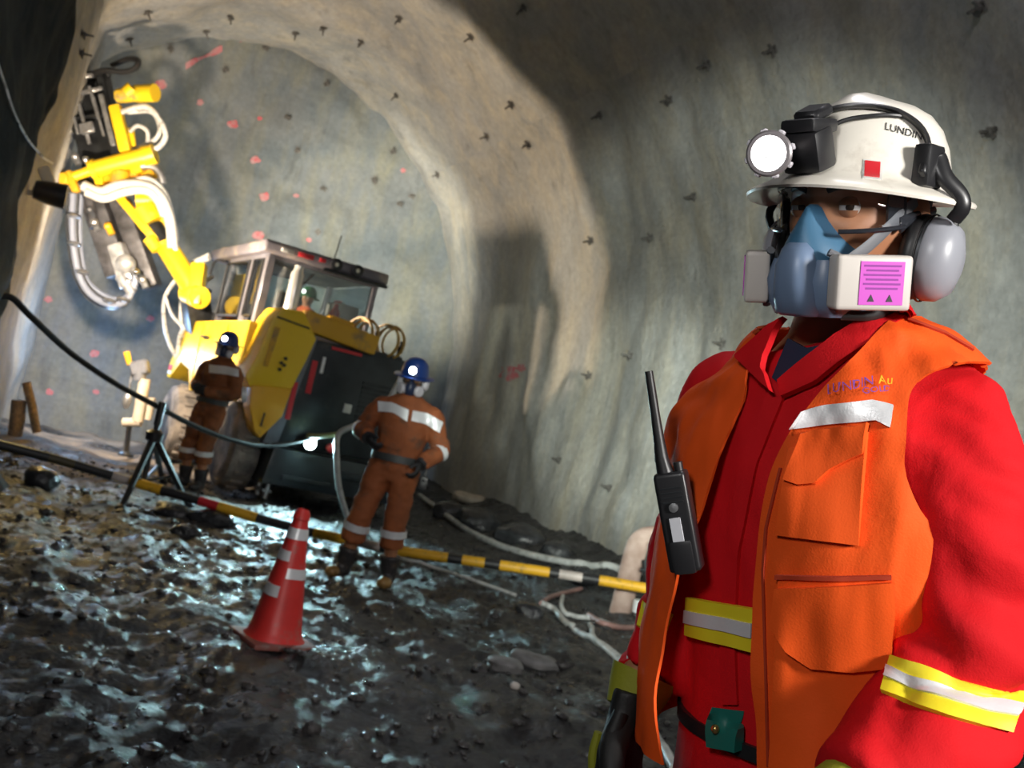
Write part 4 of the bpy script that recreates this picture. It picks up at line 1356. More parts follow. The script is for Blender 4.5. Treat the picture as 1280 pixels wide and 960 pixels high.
def hand_shape(wr, d, n, t, sc=1.0, curl=0.5, fat=1.0, voxel=0.005, spread=1.0):
    """wrist, finger direction, palm normal, thumb side -> glove/hand surface with five separate fingers"""
    d, n = n3(d), n3(n - np.dot(n, n3(d)) * n3(d))
    t0 = np.cross(d, n)
    t = t0 if t0 @ np.asarray(t) > 0 else -t0
    wr = np.asarray(wr, float)

    def L(a, b, c):
        return wr + sc * (a * d + b * t + c * n)
    parts = [tube([L(-0.02, 0, 0), L(0.015, 0, 0), L(0.05, 0.003, 0), L(0.085, 0, 0.002), L(0.10, 0, 0.004)], [(0.030 * sc, 0.022 * sc), (0.033 * sc, 0.021 * sc), (0.042 * sc, 0.019 * sc), (0.043 * sc, 0.016 * sc), (0.036 * sc, 0.010 * sc)], 16, ref=t)]
    for b, ln, r, c0 in ((0.031, 0.074, 0.0095, 0.9), (0.010, 0.084, 0.0100, 1.0), (-0.011, 0.078, 0.0095, 1.08), (-0.031, 0.060, 0.0085, 1.2)):
        p = np.array([0.088, b * spread, 0.002])
        pts, a = [p - np.array([0.02, 0, 0]), p], 0.0
        for k, fr in enumerate((0.45, 0.31, 0.24)):
            a += curl * c0 * (0.6, 1.0, 0.8)[k]
            p = p + ln * fr * np.array([math.cos(a), 0.0, math.sin(a)])
            pts.append(p)
        parts.append(tube([L(*q) for q in pts], [r * sc * fat * k for k in (1.1, 1.1, 1.05, 1.0, 0.85)], 10, k=3))
        parts.append(ball(L(*pts[-1]), r * sc * fat * 0.9, n=8, m=6))
    tp = [np.array([0.018, 0.020, 0.004]), np.array([0.040, 0.044, 0.014]), np.array([0.066, 0.056, 0.024 + 0.01 * curl]), np.array([0.088, 0.056, 0.032 + 0.02 * curl])]
    parts.append(tube([L(*q) for q in tp], [k * sc * fat for k in (0.015, 0.0135, 0.0115, 0.0095)], 10, k=3))
    parts.append(ball(L(*tp[-1]), 0.010 * sc * fat, n=8, m=6))
    return remesh(join(*parts), voxel, 3)


def head_shape(c, X, Y, Z, sc=1.0, n=64, m=48):
    """head with brow, sockets, nose, lips, chin and ears; X left, Y forward, Z up"""
    th = np.linspace(0.02, math.pi - 0.02, m)
    rings = []
    for t in th:
        ph = np.linspace(0, 2 * np.pi, n, endpoint=False)
        x = np.sin(ph) * math.sin(t)
        y = np.cos(ph) * math.sin(t)
        z = np.full(n, math.cos(t))
        jaw = np.clip((-z - 0.25) / 0.75, 0, 1)
        X_ = x * 0.077 * (1 - 0.30 * jaw)
        Y_ = y * np.where(y > 0, 0.096, 0.100) * (1 - 0.30 * jaw * (y < 0)) + 0.012 * jaw
        Z_ = z * 0.118
        fr = np.clip(y, 0, 1) ** 0.5
        g = lambda gx, gz, sx, sz: np.exp(-((X_ - gx) / sx) ** 2 - ((Z_ - gz) / sz) ** 2) * fr
        Y_ = Y_ + 0.024 * g(0, -0.030, 0.011, 0.020) + 0.010 * g(0, -0.012, 0.008, 0.02) - 0.013 * (g(0.032, 0.003, 0.017, 0.012) + g(-0.032, 0.003, 0.017, 0.012))
        Y_ = Y_ + 0.007 * g(0, 0.026, 0.05, 0.010) + 0.007 * g(0, -0.062, 0.022, 0.010) - 0.004 * g(0, -0.076, 0.02, 0.006) + 0.010 * g(0, -0.100, 0.02, 0.014) + 0.005 * (g(0.042, -0.025, 0.018, 0.018) + g(-0.042, -0.025, 0.018, 0.018))
        rings.append(np.asarray(c) + sc * (np.outer(X_, X) + np.outer(Y_, Y) + np.outer(Z_, Z)))
    parts = [loft(rings)]
    for s in (-1, 1):
        parts.append(ball(np.asarray(c) + sc * (s * 0.079 * X - 0.005 * Y - 0.008 * Z), (0.008 * sc, 0.019 * sc, 0.031 * sc), np.array([X, Y, Z]), 12, 8))
    return join(*parts)


def build_worker(name, label, foot, yaw, H, pose, cols, lampdir=None, lamp_e=0, group=None, helmet_col=None, mask=True, seated=False, extra=None):
    """full figure in a two-piece suit. local axes: X = the figure's left, Y = forward, Z = up"""
    Y = np.array([-math.sin(yaw), -math.cos(yaw), 0.0])
    X = np.array([math.cos(yaw), -math.sin(yaw), 0.0])
    Z = np.array([0, 0, 1.0])
    k = H / 1.72
    foot = np.asarray(foot, float)
    lean = np.asarray(pose.get('lean', (0, 0)), float)

    def W_(x, y, z):
        f = max(0, z - 0.9)
        return foot + k * ((x + lean[0] * f) * X + (y + lean[1] * f) * Y + z * Z)
    who = thing(name, label, 'person', foot, group)
    suit, dark, skinm = cols['suit'], cols['dark'], M_skin
    torso = [(0.80, 0.14, 0.11), (0.88, 0.175, 0.125), (0.96, 0.172, 0.12), (1.04, 0.175, 0.12), (1.16, 0.195, 0.128), (1.28, 0.212, 0.13), (1.37, 0.205, 0.115), (1.43, 0.155, 0.095), (1.47, 0.085, 0.075), (1.50, 0.065, 0.065)]
    ang = np.linspace(0, 2 * np.pi, 28, endpoint=False)
    rings = [np.array([W_(math.sin(a) * w_, math.cos(a) * d_, z_) for a in ang]) for z_, w_, d_ in torso]
    parts = [loft(rings)]
    limbs = {}
    for s, key in ((1, 'armL'), (-1, 'armR')):
        el, wr = pose[key]
        pts = [(s * 0.150, 0, 1.355), (s * 0.212, -0.005, 1.325), tuple((np.array((s * 0.22, 0, 1.33)) * 0.45 + np.array(el) * 0.55)), el, tuple((np.array(el) + np.array(wr)) / 2), wr]
        limbs[key] = [W_(*p) for p in pts]
        parts.append(tube(limbs[key], [q * k for q in (0.070, 0.083, 0.074, 0.069, 0.062, 0.054)], 14, k=4))
    for s, key in ((1, 'legL'), (-1, 'legR')):
        kn, an = pose[key]
        hp2 = (s * 0.088, 0, 0.90)
        pts = [hp2, tuple((np.array(hp2) * 0.55 + np.array(kn) * 0.45)), kn, tuple((np.array(kn) * 0.55 + np.array(an) * 0.45))]
        limbs[key] = [W_(*p) for p in pts] + [W_(*an)]
        parts.append(tube(limbs[key][:4], [q * k for q in (0.112, 0.098, 0.088, 0.092)], 16, k=4))
    # body: one continuous figure under the clothes
    hz = pose.get('head', (0, 0.02, 1.605))
    hc = W_(*hz)
    hy_ = yaw + pose.get('turn', 0)
    nod = pose.get('nod', 0)
    hY = np.array([-math.sin(hy_) * math.cos(nod), -math.cos(hy_) * math.cos(nod), -math.sin(nod)])
    hX = np.array([math.cos(hy_), -math.sin(hy_), 0.0])
    hZ = np.cross(hY, hX)
    hZ = hZ if hZ[2] > 0 else -hZ
    bparts = [head_shape(hc, hX, hY, hZ, k * 0.98, 32, 26), tube([W_(0, 0, 1.40), hc - hZ * 0.06], [0.062 * k, 0.056 * k], 14)]
    bparts.append(loft([np.array([W_(math.sin(a) * w_ * 0.85, math.cos(a) * d_ * 0.85, z_) for a in ang]) for z_, w_, d_ in torso]))
    for key in ('armL', 'armR'):
        bparts.append(tube(limbs[key], [q * k for q in (0.06, 0.058, 0.05, 0.044, 0.04, 0.03)], 10, k=3))
    for key in ('legL', 'legR'):
        bparts.append(tube(limbs[key], [q * k for q in (0.085, 0.075, 0.06, 0.055, 0.04)], 10, k=3))
    mk('body', remesh(join(*bparts), 0.012 * k, 2), skinm, who)
    V, F = remesh(join(*parts), 0.014 * k, 4)
    N = vnormals(V, F)
    V = V + N * (0.010 * fbm(V[:, 0] * 9, V[:, 1] * 9, V[:, 2] * 16, 3, 4) + 0.004)[:, None]
    cov = mk('work_suit', (V, F), suit, who)
    bvh = bvh_of((V, F))
    # belt, boots, gloves
    bz = pose.get('belt', 0.985)
    mk('belt', loft([np.array([W_(math.sin(a) * 0.195, math.cos(a) * 0.148, bz + dz) for a in ang]) for dz in (-0.028, 0.028)], caps=False), cols['belt'], who)
    for s, key in ((1, 'legL'), (-1, 'legR')):
        kn, an = pose[key]
        tv = pose.get('toe' + key[-1], (s * 0.06, 0.16))
        an_ = np.array(an)
        kn_ = np.array(kn)
        top = an_ * 0.62 + kn_ * 0.38
        b = mk('boot', remesh(join(tube([W_(*top), W_(*(an_ * 0.8 + kn_ * 0.2)), W_(an[0], an[1], an[2]), W_(an[0], an[1] - 0.01, an[2] - 0.055)], [0.083 * k, 0.072 * k, 0.06 * k, 0.055 * k], 14),
                                   tube([W_(an[0] - tv[0] * 0.35, an[1] - tv[1] * 0.35, an[2] - 0.05), W_(an[0] + tv[0] * 0.2, an[1] + tv[1] * 0.2, an[2] - 0.045), W_(an[0] + tv[0] * 0.8, an[1] + tv[1] * 0.8, an[2] - 0.058), W_(an[0] + tv[0], an[1] + tv[1], an[2] - 0.062)],
                                        [(0.04 * k, 0.045 * k), (0.05 * k, 0.05 * k), (0.038 * k, 0.055 * k), (0.022 * k, 0.035 * k)], 14, ref=(0, 0, 1))), 0.011 * k, 2), cols['boot'], who)
        mk('toe_cap', ball(W_(an[0] + tv[0] * 0.72, an[1] + tv[1] * 0.72, an[2] - 0.052), (0.058 * k, 0.075 * k, 0.045 * k), np.array([X, Y, Z]), 14, 8), cols['toe'], b)
    for s, key in ((1, 'armL'), (-1, 'armR')):
        el, wr = np.array(pose[key][0]), np.array(pose[key][1])
        dv = n3((wr - el)[0] * X + (wr - el)[1] * Y + (wr - el)[2] * Z)
        hd = pose.get('hand' + key[-1])
        dv2 = dv if hd is None else n3(hd[0] * X + hd[1] * Y + hd[2] * Z)
        g_ = hand_shape(W_(*wr), dv2, -s * X * 0.9 + Y * 0.1, Y, 1.05 * k, 0.75, 1.15, 0.007)
        gl = mk('glove', g_, cols['glove'], who)
        mk('cuff', tube([W_(*(wr + (el - wr) * 0.16)), W_(*wr) + dv2 * 0.02], [0.056 * k, 0.05 * k], 14), cols['glove'], gl)
    # helmet with cap lamp, respirator, goggles, ear cups
    hm = cols['helmet']
    hl = mk('helmet', join(lathe([(0.128, -0.004), (0.122, 0.01), (0.118, 0.05), (0.102, 0.10), (0.07, 0.132), (0.03, 0.146), (0.003, 0.148)], hc + hZ * 0.018 * k, hZ, 28, ref=hY, caps=False, sx=k * 1.0, sy=k * 0.9),
                           lathe([(0.118, 0.012), (0.168, 0.000), (0.171, -0.007), (0.118, 0.002)], hc + hZ * 0.018 * k, hZ, 28, ref=hY, caps=False, sx=k * 1.05, sy=k * 0.94)), hm, who)
    lc = hc + hY * 0.135 * k + hZ * 0.075 * k
    la = n3(hY + 0.0 * hZ)
    lb = mk('cap_lamp', lathe([(0.012, -0.04), (0.028, -0.03), (0.034, 0.01), (0.033, 0.02)], lc, la, 16), M_blackp, hl)
    mk('lamp_lens', lathe([(0.001, 0.026), (0.02, 0.024), (0.031, 0.018), (0.031, 0.01)], lc, la, 16), cols['lamp'], lb)
    if lamp_e:
        lamp('cap_lamp_light', 'SPOT', lc + la * 0.06, lc + la * 3 - Z * 0.9, lamp_e, (0.70, 0.86, 1.0), size=0.03, angle=100, blend=0.8)
    if mask:
        rp = mk('respirator', loft([hc + k * (np.outer(np.sin(ang) * w_, hX) + np.outer(0.062 + np.cos(ang) * (f_ - 0.062), hY) + np.outer(np.full(28, z_), hZ)) for z_, w_, f_ in
                                    ((0.0, 0.012, 0.115), (-0.03, 0.036, 0.132), (-0.065, 0.054, 0.142), (-0.10, 0.052, 0.135), (-0.122, 0.04, 0.118))]), cols['mask'], who)
        for s in (-1, 1):
            mk('filter', lathe([(0.03, -0.02), (0.042, -0.015), (0.044, 0.012), (0.036, 0.02), (0.002, 0.021)], hc + k * (s * 0.066 * hX + 0.092 * hY - 0.082 * hZ), n3(s * hX * 0.75 + hY * 0.6), 16), cols['filter'], rp)
        gog = [hc + k * (math.sin(a) * 0.080 * hX + (0.022 + math.cos(a) * 0.094) * hY) for a in np.linspace(-1.25, 1.25, 15)]
        gg = mk('goggles', loft([np.array(gog) - hZ * 0.024 * k, np.array(gog) + hZ * 0.004 * k + hY * 0.004 * k, np.array(gog) + hZ * 0.026 * k], caps=False, closed=False), cols['lens'], who)
        mk('goggle_frame', join(tube(np.array(gog) + hZ * 0.028 * k, 0.006 * k, 6), tube(np.array(gog) - hZ * 0.026 * k, 0.005 * k, 6)), M_blackp, gg)
        for s in (-1, 1):
            mk('ear_cup', lathe([(0.040, 0.0), (0.044, 0.01), (0.042, 0.035), (0.028, 0.048), (0.002, 0.05)], hc + k * (s * 0.075 * hX - 0.005 * hY - 0.03 * hZ), s * hX, 18, ref=hZ, sx=1.2, sy=0.95), cols['cup'], who)
    for s in (-1, 1):
        e_ = mk('eye', ball(hc + 0.98 * k * (s * 0.032 * hX + 0.079 * hY + 0.003 * hZ), 0.0125 * k, n=10, m=8), M_eyew, who)
        mk('iris', ball(hc + 0.98 * k * (s * 0.032 * hX + 0.088 * hY + 0.003 * hZ), 0.006 * k, n=8, m=6), M_iris, e_)
    # reflective bands round sleeves and shins
    for key, fr in (('armL', 0.60), ('armR', 0.60)):
        p0, p1 = W_(*pose[key][0]), W_(*pose[key][1])
        q = p0 + (p1 - p0) * pose.get('sleeve_band', 0.10)
        t_ = n3(p1 - p0)
        mk('sleeve_band', tube([q - t_ * 0.026 * k, q, q + t_ * 0.026 * k], [0.081 * k, 0.082 * k, 0.080 * k], 18, caps=False), M_silver, cov)
    for key in ('legL', 'legR'):
        p0, p1 = limbs[key][2], limbs[key][3]
        q = p0 + (p1 - p0) * pose.get('shin_band', 0.35)
        t_ = n3(p1 - p0)
        mk('shin_band', tube([q - t_ * 0.028 * k, q, q + t_ * 0.028 * k], [0.102 * k, 0.103 * k, 0.104 * k], 18, caps=False), M_silver, cov)
    return who, cov, bvh, (hc, hX, hY, hZ, k)


M_suit = mat('rust_orange_cloth', (0.30, 0.085, 0.025), 0.8, var=0.25, vscale=7, bump=0.3, bscale=160, bdist=0.004, dirt=(0.09, 0.055, 0.035), dscale=5, damt=0.2)
M_suit2 = mat('brown_orange_cloth', (0.24, 0.075, 0.022), 0.8, var=0.3, vscale=7, bump=0.3, bscale=160, bdist=0.004, dirt=(0.08, 0.05, 0.03), dscale=5, damt=0.35)
M_suit3 = mat('bright_orange_cloth', (0.75, 0.12, 0.02), 0.7)
M_mask_d = mat('mask_blue_black', (0.02, 0.03, 0.07), 0.4)
M_filt = mat('filter_pale', (0.50, 0.48, 0.52), 0.5)
M_helm_b = mat('helmet_blue', (0.010, 0.035, 0.16), 0.3)
M_helm_g = mat('helmet_green', (0.015, 0.14, 0.04), 0.3)
M_beltd = mat('belt_grey', (0.05, 0.055, 0.055), 0.5)
M_boot = mat('muddy_boot', (0.035, 0.033, 0.035), 0.5, dirt=(0.12, 0.09, 0.07), dscale=10, damt=0.3)
M_toe = mat('tan_toe', (0.30, 0.17, 0.05), 0.5, var=0.3)
M_glv = mat('dark_glove', (0.02, 0.02, 0.022), 0.6)
M_lens = glass('goggle_lens', (0.75, 0.8, 0.85), 0.10)
M_lamp_b = mat('cap_lamp_lit', (1, 1, 1), 0.3, emit=(0.80, 0.92, 1.0), estr=60)
M_lamp_o = mat('cap_lamp_small', (1, 1, 1), 0.3, emit=(0.85, 1.0, 0.8), estr=4)
cols1 = dict(suit=M_suit, dark=M_black, belt=M_beltd, boot=M_boot, toe=M_toe, glove=M_glv, helmet=M_helm_b, lamp=M_lamp_b, mask=M_mask_d, filter=M_filt, lens=M_lens, cup=M_filt)
f0 = (GP(432, 722) + GP(488, 738)) / 2
f0[2] = ground(f0[0], f0[1]) + 0.0
who, cov, bvh, _h = build_worker('person', 'worker in rust orange suit and lit blue helmet lamp standing behind the cone', f0, math.radians(6), 1.74, dict(
    armR=((-0.315, -0.03, 1.14), (-0.215, 0.17, 1.09)), armL=((0.315, -0.02, 1.10), (0.22, 0.14, 0.985)), handR=(0.55, 0.45, -0.45), handL=(-0.1, 0.45, -0.8),
    legR=((-0.165, 0.05, 0.47), (-0.215, 0.0, 0.10)), legL=((0.105, 0.02, 0.48), (0.13, -0.03, 0.10)), toeR=(-0.07, 0.14), toeL=(0.01, 0.16), turn=math.radians(-4), nod=0.18, belt=0.975), cols1, lamp_e=25)
for a, b, c, d_ in ((((473, 502), (492, 504), (511, 513)), ((473, 514), (492, 516), (509, 527)), 0, 0), (((516, 513), (535, 517), (553, 528)), ((514, 526), (533, 530), (549, 541)), 0, 0)):
    mk('chest_band', patch(bvh, a, b, 10, 4, 0.006, 0.004, 7.6), M_silver, cov)
mk('chest_pocket', patch(bvh, [(478, 532), (505, 540)], [(476, 556), (502, 564)], 8, 5, 0.006, 0.004, 7.6), M_suit, cov)
# the lamp cord clip hanging at his belt
hh = P(529, 604, 7.55)
tag(mk('gas_detector', join(box(hh, (0.06, 0.035, 0.10), bev=0.012, seg=2), tube([hh + np.array([0, 0, 0.05]), hh + np.array([0.0, 0.01, 0.10])], 0.006, 6), lathe([(0.002, 0.006), (0.014, 0.0), (0.014, -0.02)], hh + np.array([0, -0.02, 0.02]), (0, -1, 0), 10)), M_blackp), 'small black instrument hanging at the belt of the standing worker', 'instrument')

cols2 = dict(cols1)
cols2.update(suit=M_suit2, toe=M_boot)
f0 = GP(239, 612)
d0 = 11.15
f0 = P(239, 611, d0)
f0[2] = ground(f0[0], f0[1])
who, cov, bvh, _h = build_worker('person', 'worker in dark brown orange suit standing beside the rig mudguard', f0, math.radians(28), 1.76, dict(
    armR=((-0.29, 0.0, 1.12), (-0.08, 0.20, 1.10)), armL=((0.29, 0.0, 1.12), (0.06, 0.21, 1.07)), handR=(0.9, 0.2, 0.0), handL=(-0.9, 0.2, 0.0),
    legR=((-0.12, 0.06, 0.48), (-0.13, 0.0, 0.10)), legL=((0.11, 0.06, 0.48), (0.10, 0.0, 0.10)), turn=math.radians(-25), nod=0.1, sleeve_band=-0.3, lean=(0.10, 0.05), head=(0.03, 0.03, 1.615)), cols2, lamp_e=6)
mk('chest_band', patch(bvh, [(262, 456), (282, 458), (298, 462)], [(262, 466), (282, 468), (298, 471)], 10, 4, 0.006, 0.004, 11.1), M_silver, cov)

# operator seen through the cab's rear window
cols3 = dict(cols1)
cols3.update(suit=M_suit3, helmet=M_helm_g, lamp=M_lamp_o)
f0 = J(-0.20, 1.25, 1.06)
who, cov, bvh, _h = build_worker('person', 'operator in bright orange with green helmet sitting in the rig cab', f0, math.radians(0), 1.62, dict(
    armR=((-0.27, 0.06, 1.14), (-0.14, 0.22, 1.10)), armL=((0.27, 0.06, 1.14), (0.14, 0.22, 1.10)), legR=((-0.12, -0.36, 0.92), (-0.12, -0.40, 0.62)), legL=((0.12, -0.36, 0.92), (0.12, -0.40, 0.62)), turn=0.3), cols3, lamp_e=0, mask=False)

# ------------------------------------------------------------------ the man in the foreground
def basis(up, psi):
    """frame turned psi from facing the camera towards the photo's left; X his left, Y forward, Z up"""
    Z = n3(up)
    Y = -cf * math.cos(psi) - cr * math.sin(psi)
    Y = n3(Y - Z * (Y @ Z))
    X = np.cross(Z, Y)
    if X @ cr < 0:
        X = -X
    return X, Y, Z


mfoot = G(985, 1650)
mfoot = np.array([0.42, 1.36, ground(0.42, 1.36)])
man = thing('person', 'man in red coverall, orange vest, white helmet and respirator in the foreground', 'person', mfoot)
M_redc = mat('red_coverall', (0.62, 0.006, 0.011), 0.8, spec=0.2, var=0.18, vscale=5, crinkle=0.28, bump=0.4, bscale=420, bdist=0.0015)
M_orv = mat('orange_vest', (0.86, 0.095, 0.008), 0.75, spec=0.25, var=0.12, vscale=6, crinkle=0.18, bump=0.35, bscale=380, bdist=0.0015)
M_orv2 = mat('orange_vest_pocket', (0.88, 0.10, 0.009), 0.75, spec=0.25, var=0.1, vscale=8, bump=0.22, bscale=380, bdist=0.0015)
M_hiy = mat('fluorescent_yellow', (0.80, 0.68, 0.02), 0.55, bump=0.15, bscale=300, bdist=0.001)
M_navy = mat('navy_shirt', (0.008, 0.018, 0.05), 0.8, bump=0.2, bscale=300, bdist=0.001)
M_stitch = mat('dark_stitch', (0.42, 0.035, 0.006), 0.8)

TX, TY, TZt = basis(cu + 0.055 * cr - 0.02 * cf, math.radians(50))
# torso rings: photo row, column of the centre, depth, half width, half thickness, shoulder tilt
TR = [(1180, 1005, 1.37, 0.190, 0.155, 0), (1040, 1010, 1.37, 0.192, 0.150, 0), (960, 1016, 1.37, 0.188, 0.146, 0), (900, 1020, 1.37, 0.186, 0.145, 0), (800, 1026, 1.37, 0.196, 0.152, 0), (700, 1032, 1.36, 0.204, 0.158, 0), (600, 1038, 1.36, 0.208, 0.156, 0.02),
      (540, 1044, 1.355, 0.205, 0.146, 0.05), (490, 1050, 1.35, 0.183, 0.128, 0.09), (455, 1053, 1.345, 0.150, 0.112, 0.12), (425, 1052, 1.335, 0.115, 0.096, 0.12), (402, 1050, 1.325, 0.078, 0.078, 0.08), (385, 1050, 1.32, 0.066, 0.068, 0.05)]
TRa = np.array(TR, float)
tpar = np.linspace(0, 1, len(TR))
TRs = smooth_path(TRa, 6)
ts = np.linspace(0, 1, len(TRs))


def torso_pt(t, th, off=0.0):
    r = [np.interp(t, ts, TRs[:, i]) for i in range(6)]
    c = P(r[1], r[0], r[2])
    sx, cy = math.sin(th), math.cos(th)
    e = 2 / 2.35
    x = (r[3] + off) * math.copysign(abs(sx) ** e, sx)
    y = (r[4] + off) * math.copysign(abs(cy) ** e, cy)
    return c + x * TX + y * TY + r[5] * x * TZt


def t_of_py(py):
    return float(np.interp(-py, -TRs[:, 0], ts))


def to_px(p):
    d = np.asarray(p) - CAM
    z = d @ cf
    return 640 + FPX * (d @ cr) / z, 480 - FPX * (d @ cu) / z


angs = np.linspace(0, 2 * np.pi, 72, endpoint=False)
torso_vf = loft([np.array([torso_pt(t, a) for a in angs]) for t in np.linspace(0, t_of_py(436), 66)])
BV_TORSO = bvh_of(loft([np.array([torso_pt(t, a) for a in angs]) for t in np.linspace(0, 0.985, 70)]))
armL = [P(1145, 520, 1.26), P(1184, 535, 1.235), P(1202, 600, 1.21), P(1204, 690, 1.19), P(1200, 790, 1.17), P(1182, 880, 1.14), P(1128, 950, 1.10), P(1068, 1000, 1.06)]
armLr = [0.078, 0.086, 0.091, 0.091, 0.089, 0.086, 0.078, 0.060]
armR = [P(945, 490, 1.47), P(912, 512, 1.495), P(890, 600, 1.51), P(868, 690, 1.50), P(838, 775, 1.46), P(812, 830, 1.43), P(800, 853, 1.42)]
armRr = [0.070, 0.076, 0.078, 0.074, 0.064, 0.056, 0.050]
hipc = P(1005, 1170, 1.37)
gz0 = ground(hipc[0], hipc[1])
legs = {}
for s_, nm_ in ((1, 'L'), (-1, 'R')):
    h0 = hipc + TX * s_ * 0.095
    ank = np.array([hipc[0] + TX[0] * s_ * 0.15 - 0.02, hipc[1] + TX[1] * s_ * 0.15 + 0.03, gz0 + 0.10])
    kn_ = (h0 + ank) / 2 + TY * np.array([1, 1, 0]) * 0.03
    legs[nm_] = [h0 + np.array([0, 0, 0.12]), h0, h0 * 0.5 + kn_ * 0.5, kn_, kn_ * 0.5 + ank * 0.5, ank + np.array([0, 0, 0.10])]
legr = [0.105, 0.112, 0.105, 0.095, 0.092, 0.094]
HV, HF = remesh(join(torso_vf, tube(legs['L'], legr, 22, k=4), tube(legs['R'], legr, 22, k=4), tube(armL, armLr, 24, k=5), tube(armR, armRr, 24, k=5)), 0.0085, 10)
HN = vnormals(HV, HF)
if (HN * (HV - HV.mean(0))).sum() < 0:
    HN = -HN
# cloth folds: slanting creases on the sleeves, soft drapes on the body
cpx = np.array([to_px(v) for v in HV])
arm_m = np.clip((cpx[:, 0] - 1090) / 40, 0, 1) + np.clip((850 - cpx[:, 0]) / 30, 0, 1)
q1 = (HV @ TZt) * 17 + (HV @ TX) * 8
q2 = (HV @ TX) * 11 - (HV @ TZt) * 4
fold = 0.018 * fbm(q1 * 0.75, q2 * 0.45, (HV @ TY) * 6, 3, 61) * arm_m + 0.009 * fbm((HV @ TX) * 10, (HV @ TZt) * 4, (HV @ TY) * 8, 3, 62)
fold -= 0.020 * np.clip(1 - np.abs(vnoise(q1 * 0.5, q2 * 0.3, 0 * q1, 66)) / 0.40, 0, 1) ** 1.5 * arm_m
HV = HV + HN * fold[:, None]
coverall = mk('coverall', (HV, HF), M_redc, man, sharp=0)
BV_COV = bvh_of((HV, HF))

# vest: shell over the torso with armholes and an open front
edgeL = np.array([(385, 1122), (400, 1108), (440, 1072), (469, 1044), (536, 990), (585, 964), (660, 946), (716, 942), (800, 944), (900, 947), (960, 951), (1180, 960)], float)
edgeR = np.array([(385, 970), (420, 950), (460, 935), (500, 928), (540, 915), (600, 898), (713, 872), (812, 866), (855, 872), (890, 880), (1180, 900)], float)


def theta_for(t, off, edge, lo, hi):
    best, bt = 1e9, lo
    for th in np.linspace(lo, hi, 400):
        x, y = to_px(torso_pt(t, th, off))
        e = abs(x - np.interp(y, edge[:, 0], edge[:, 1]))
        if e < best:
            best, bt = e, th
    return bt


def vest_panel(py0, py1, side):
    """side +1: his left panel and back; -1: his right panel"""
    nt, nh = 72, 84
    t0, t1 = t_of_py(py0), t_of_py(py1)
    # armhole: centre/half size in (theta, t)
    th_c = side * (math.pi / 2 + 0.17)
    tc_, tr_ = (t_of_py(466) + t_of_py(655)) / 2, (t_of_py(466) - t_of_py(655)) / 2
    thr = 0.96 if side > 0 else 0.75

    def rho(th, t):
        return (abs((th - th_c) / thr) ** 3 + abs((t - tc_) / tr_) ** 3) ** (1 / 3)
    eds = np.array([theta_for(t0 + (t1 - t0) * i / (nt - 1), 0.017, edgeL if side > 0 else edgeR, -1.35, 1.5) for i in range(nt)])
    for _ in range(12):
        eds[1:-1] = (eds[:-2] + 2 * eds[1:-1] + eds[2:]) / 4
    end = side * math.pi
    uv = [(eds[i] + (end - eds[i]) * j / (nh - 1), t0 + (t1 - t0) * i / (nt - 1)) for i in range(nt) for j in range(nh)]
    R = [rho(*q) - 1.0 for q in uv]
    F, made = [], {}

    def cutv(a, b):
        k = (min(a, b), max(a, b))
        if k not in made:
            lo, hi = (a, b) if R[a] < 0 else (b, a)
            p0, p1 = np.array(uv[lo]), np.array(uv[hi])
            x0, x1 = 0.0, 1.0
            for _ in range(14):
                xm = (x0 + x1) / 2
                if rho(*(p0 + (p1 - p0) * xm)) < 1:
                    x0 = xm
                else:
                    x1 = xm
            uv.append(tuple(p0 + (p1 - p0) * x1))
            R.append(0.0)
            made[k] = len(uv) - 1
        return made[k]
    for i in range(nt - 1):
        for j in range(nh - 1):
            q = [i * nh + j, i * nh + j + 1, (i + 1) * nh + j + 1, (i + 1) * nh + j]
            if all(R[a] >= 0 for a in q):
                F.append(tuple(q))
            elif any(R[a] >= 0 for a in q):
                poly = []
                for a, b in zip(q, q[1:] + q[:1]):
                    if R[a] >= 0:
                        poly.append(a)
                    if (R[a] >= 0) != (R[b] >= 0):
                        poly.append(cutv(a, b))
                if len(poly) > 2:
                    F.append(tuple(poly))
    V = []
    for th, t in uv:
        r = np.interp(t, ts, TRs[:, 0])
        off = 0.020 + 0.010 * float(fbm(np.array(th * 2.6), np.array(t * 9.0), np.array(0.0), 2, 71)) + 0.003 * float(fbm(np.array(th * 9.0), np.array(t * 14.0), np.array(0.0), 2, 72))
        if side < 0:   # the open right panel hangs loose
            w_ = np.clip((r - 560) / 300, 0, 1)
            e0 = float(np.interp(t, np.linspace(t0, t1, nt), eds))
            fr = np.clip(1 - abs(th - e0) / 1.1, 0, 1)
            off += 0.055 * w_ * fr + 0.01 * w_
        else:
            off += 0.014 * np.clip((r - 600) / 350, 0, 1)
        if abs(th) < 1.35:
            off += 0.012 * math.exp(-((rho(th, t) - 1.0) / 0.2) ** 2)
        V.append(torso_pt(t, th, off))
    V = np.array(V)
    used = np.unique(np.concatenate([np.array(f) for f in F]))
    mp = {int(a): i for i, a in enumerate(used)}
    return V[used], [tuple(mp[int(i)] for i in f) for f in F]


def thicken(VF, th):
    V, F = VF
    N = vnormals(V, F)
    n = len(V)
    out = (N * (V - V.mean(0))).sum() > 0
    V2 = np.vstack([V, V - (N if out else -N) * th])
    F2 = list(F) + [tuple(n + i for i in f[::-1]) for f in F]
    cnt = {}
    for f in F:
        for a, b in zip(f, f[1:] + f[:1]):
            cnt[(a, b)] = 1
    for (a, b) in list(cnt):
        if (b, a) not in cnt:
            F2.append((a, b, n + b, n + a))
    return V2, F2


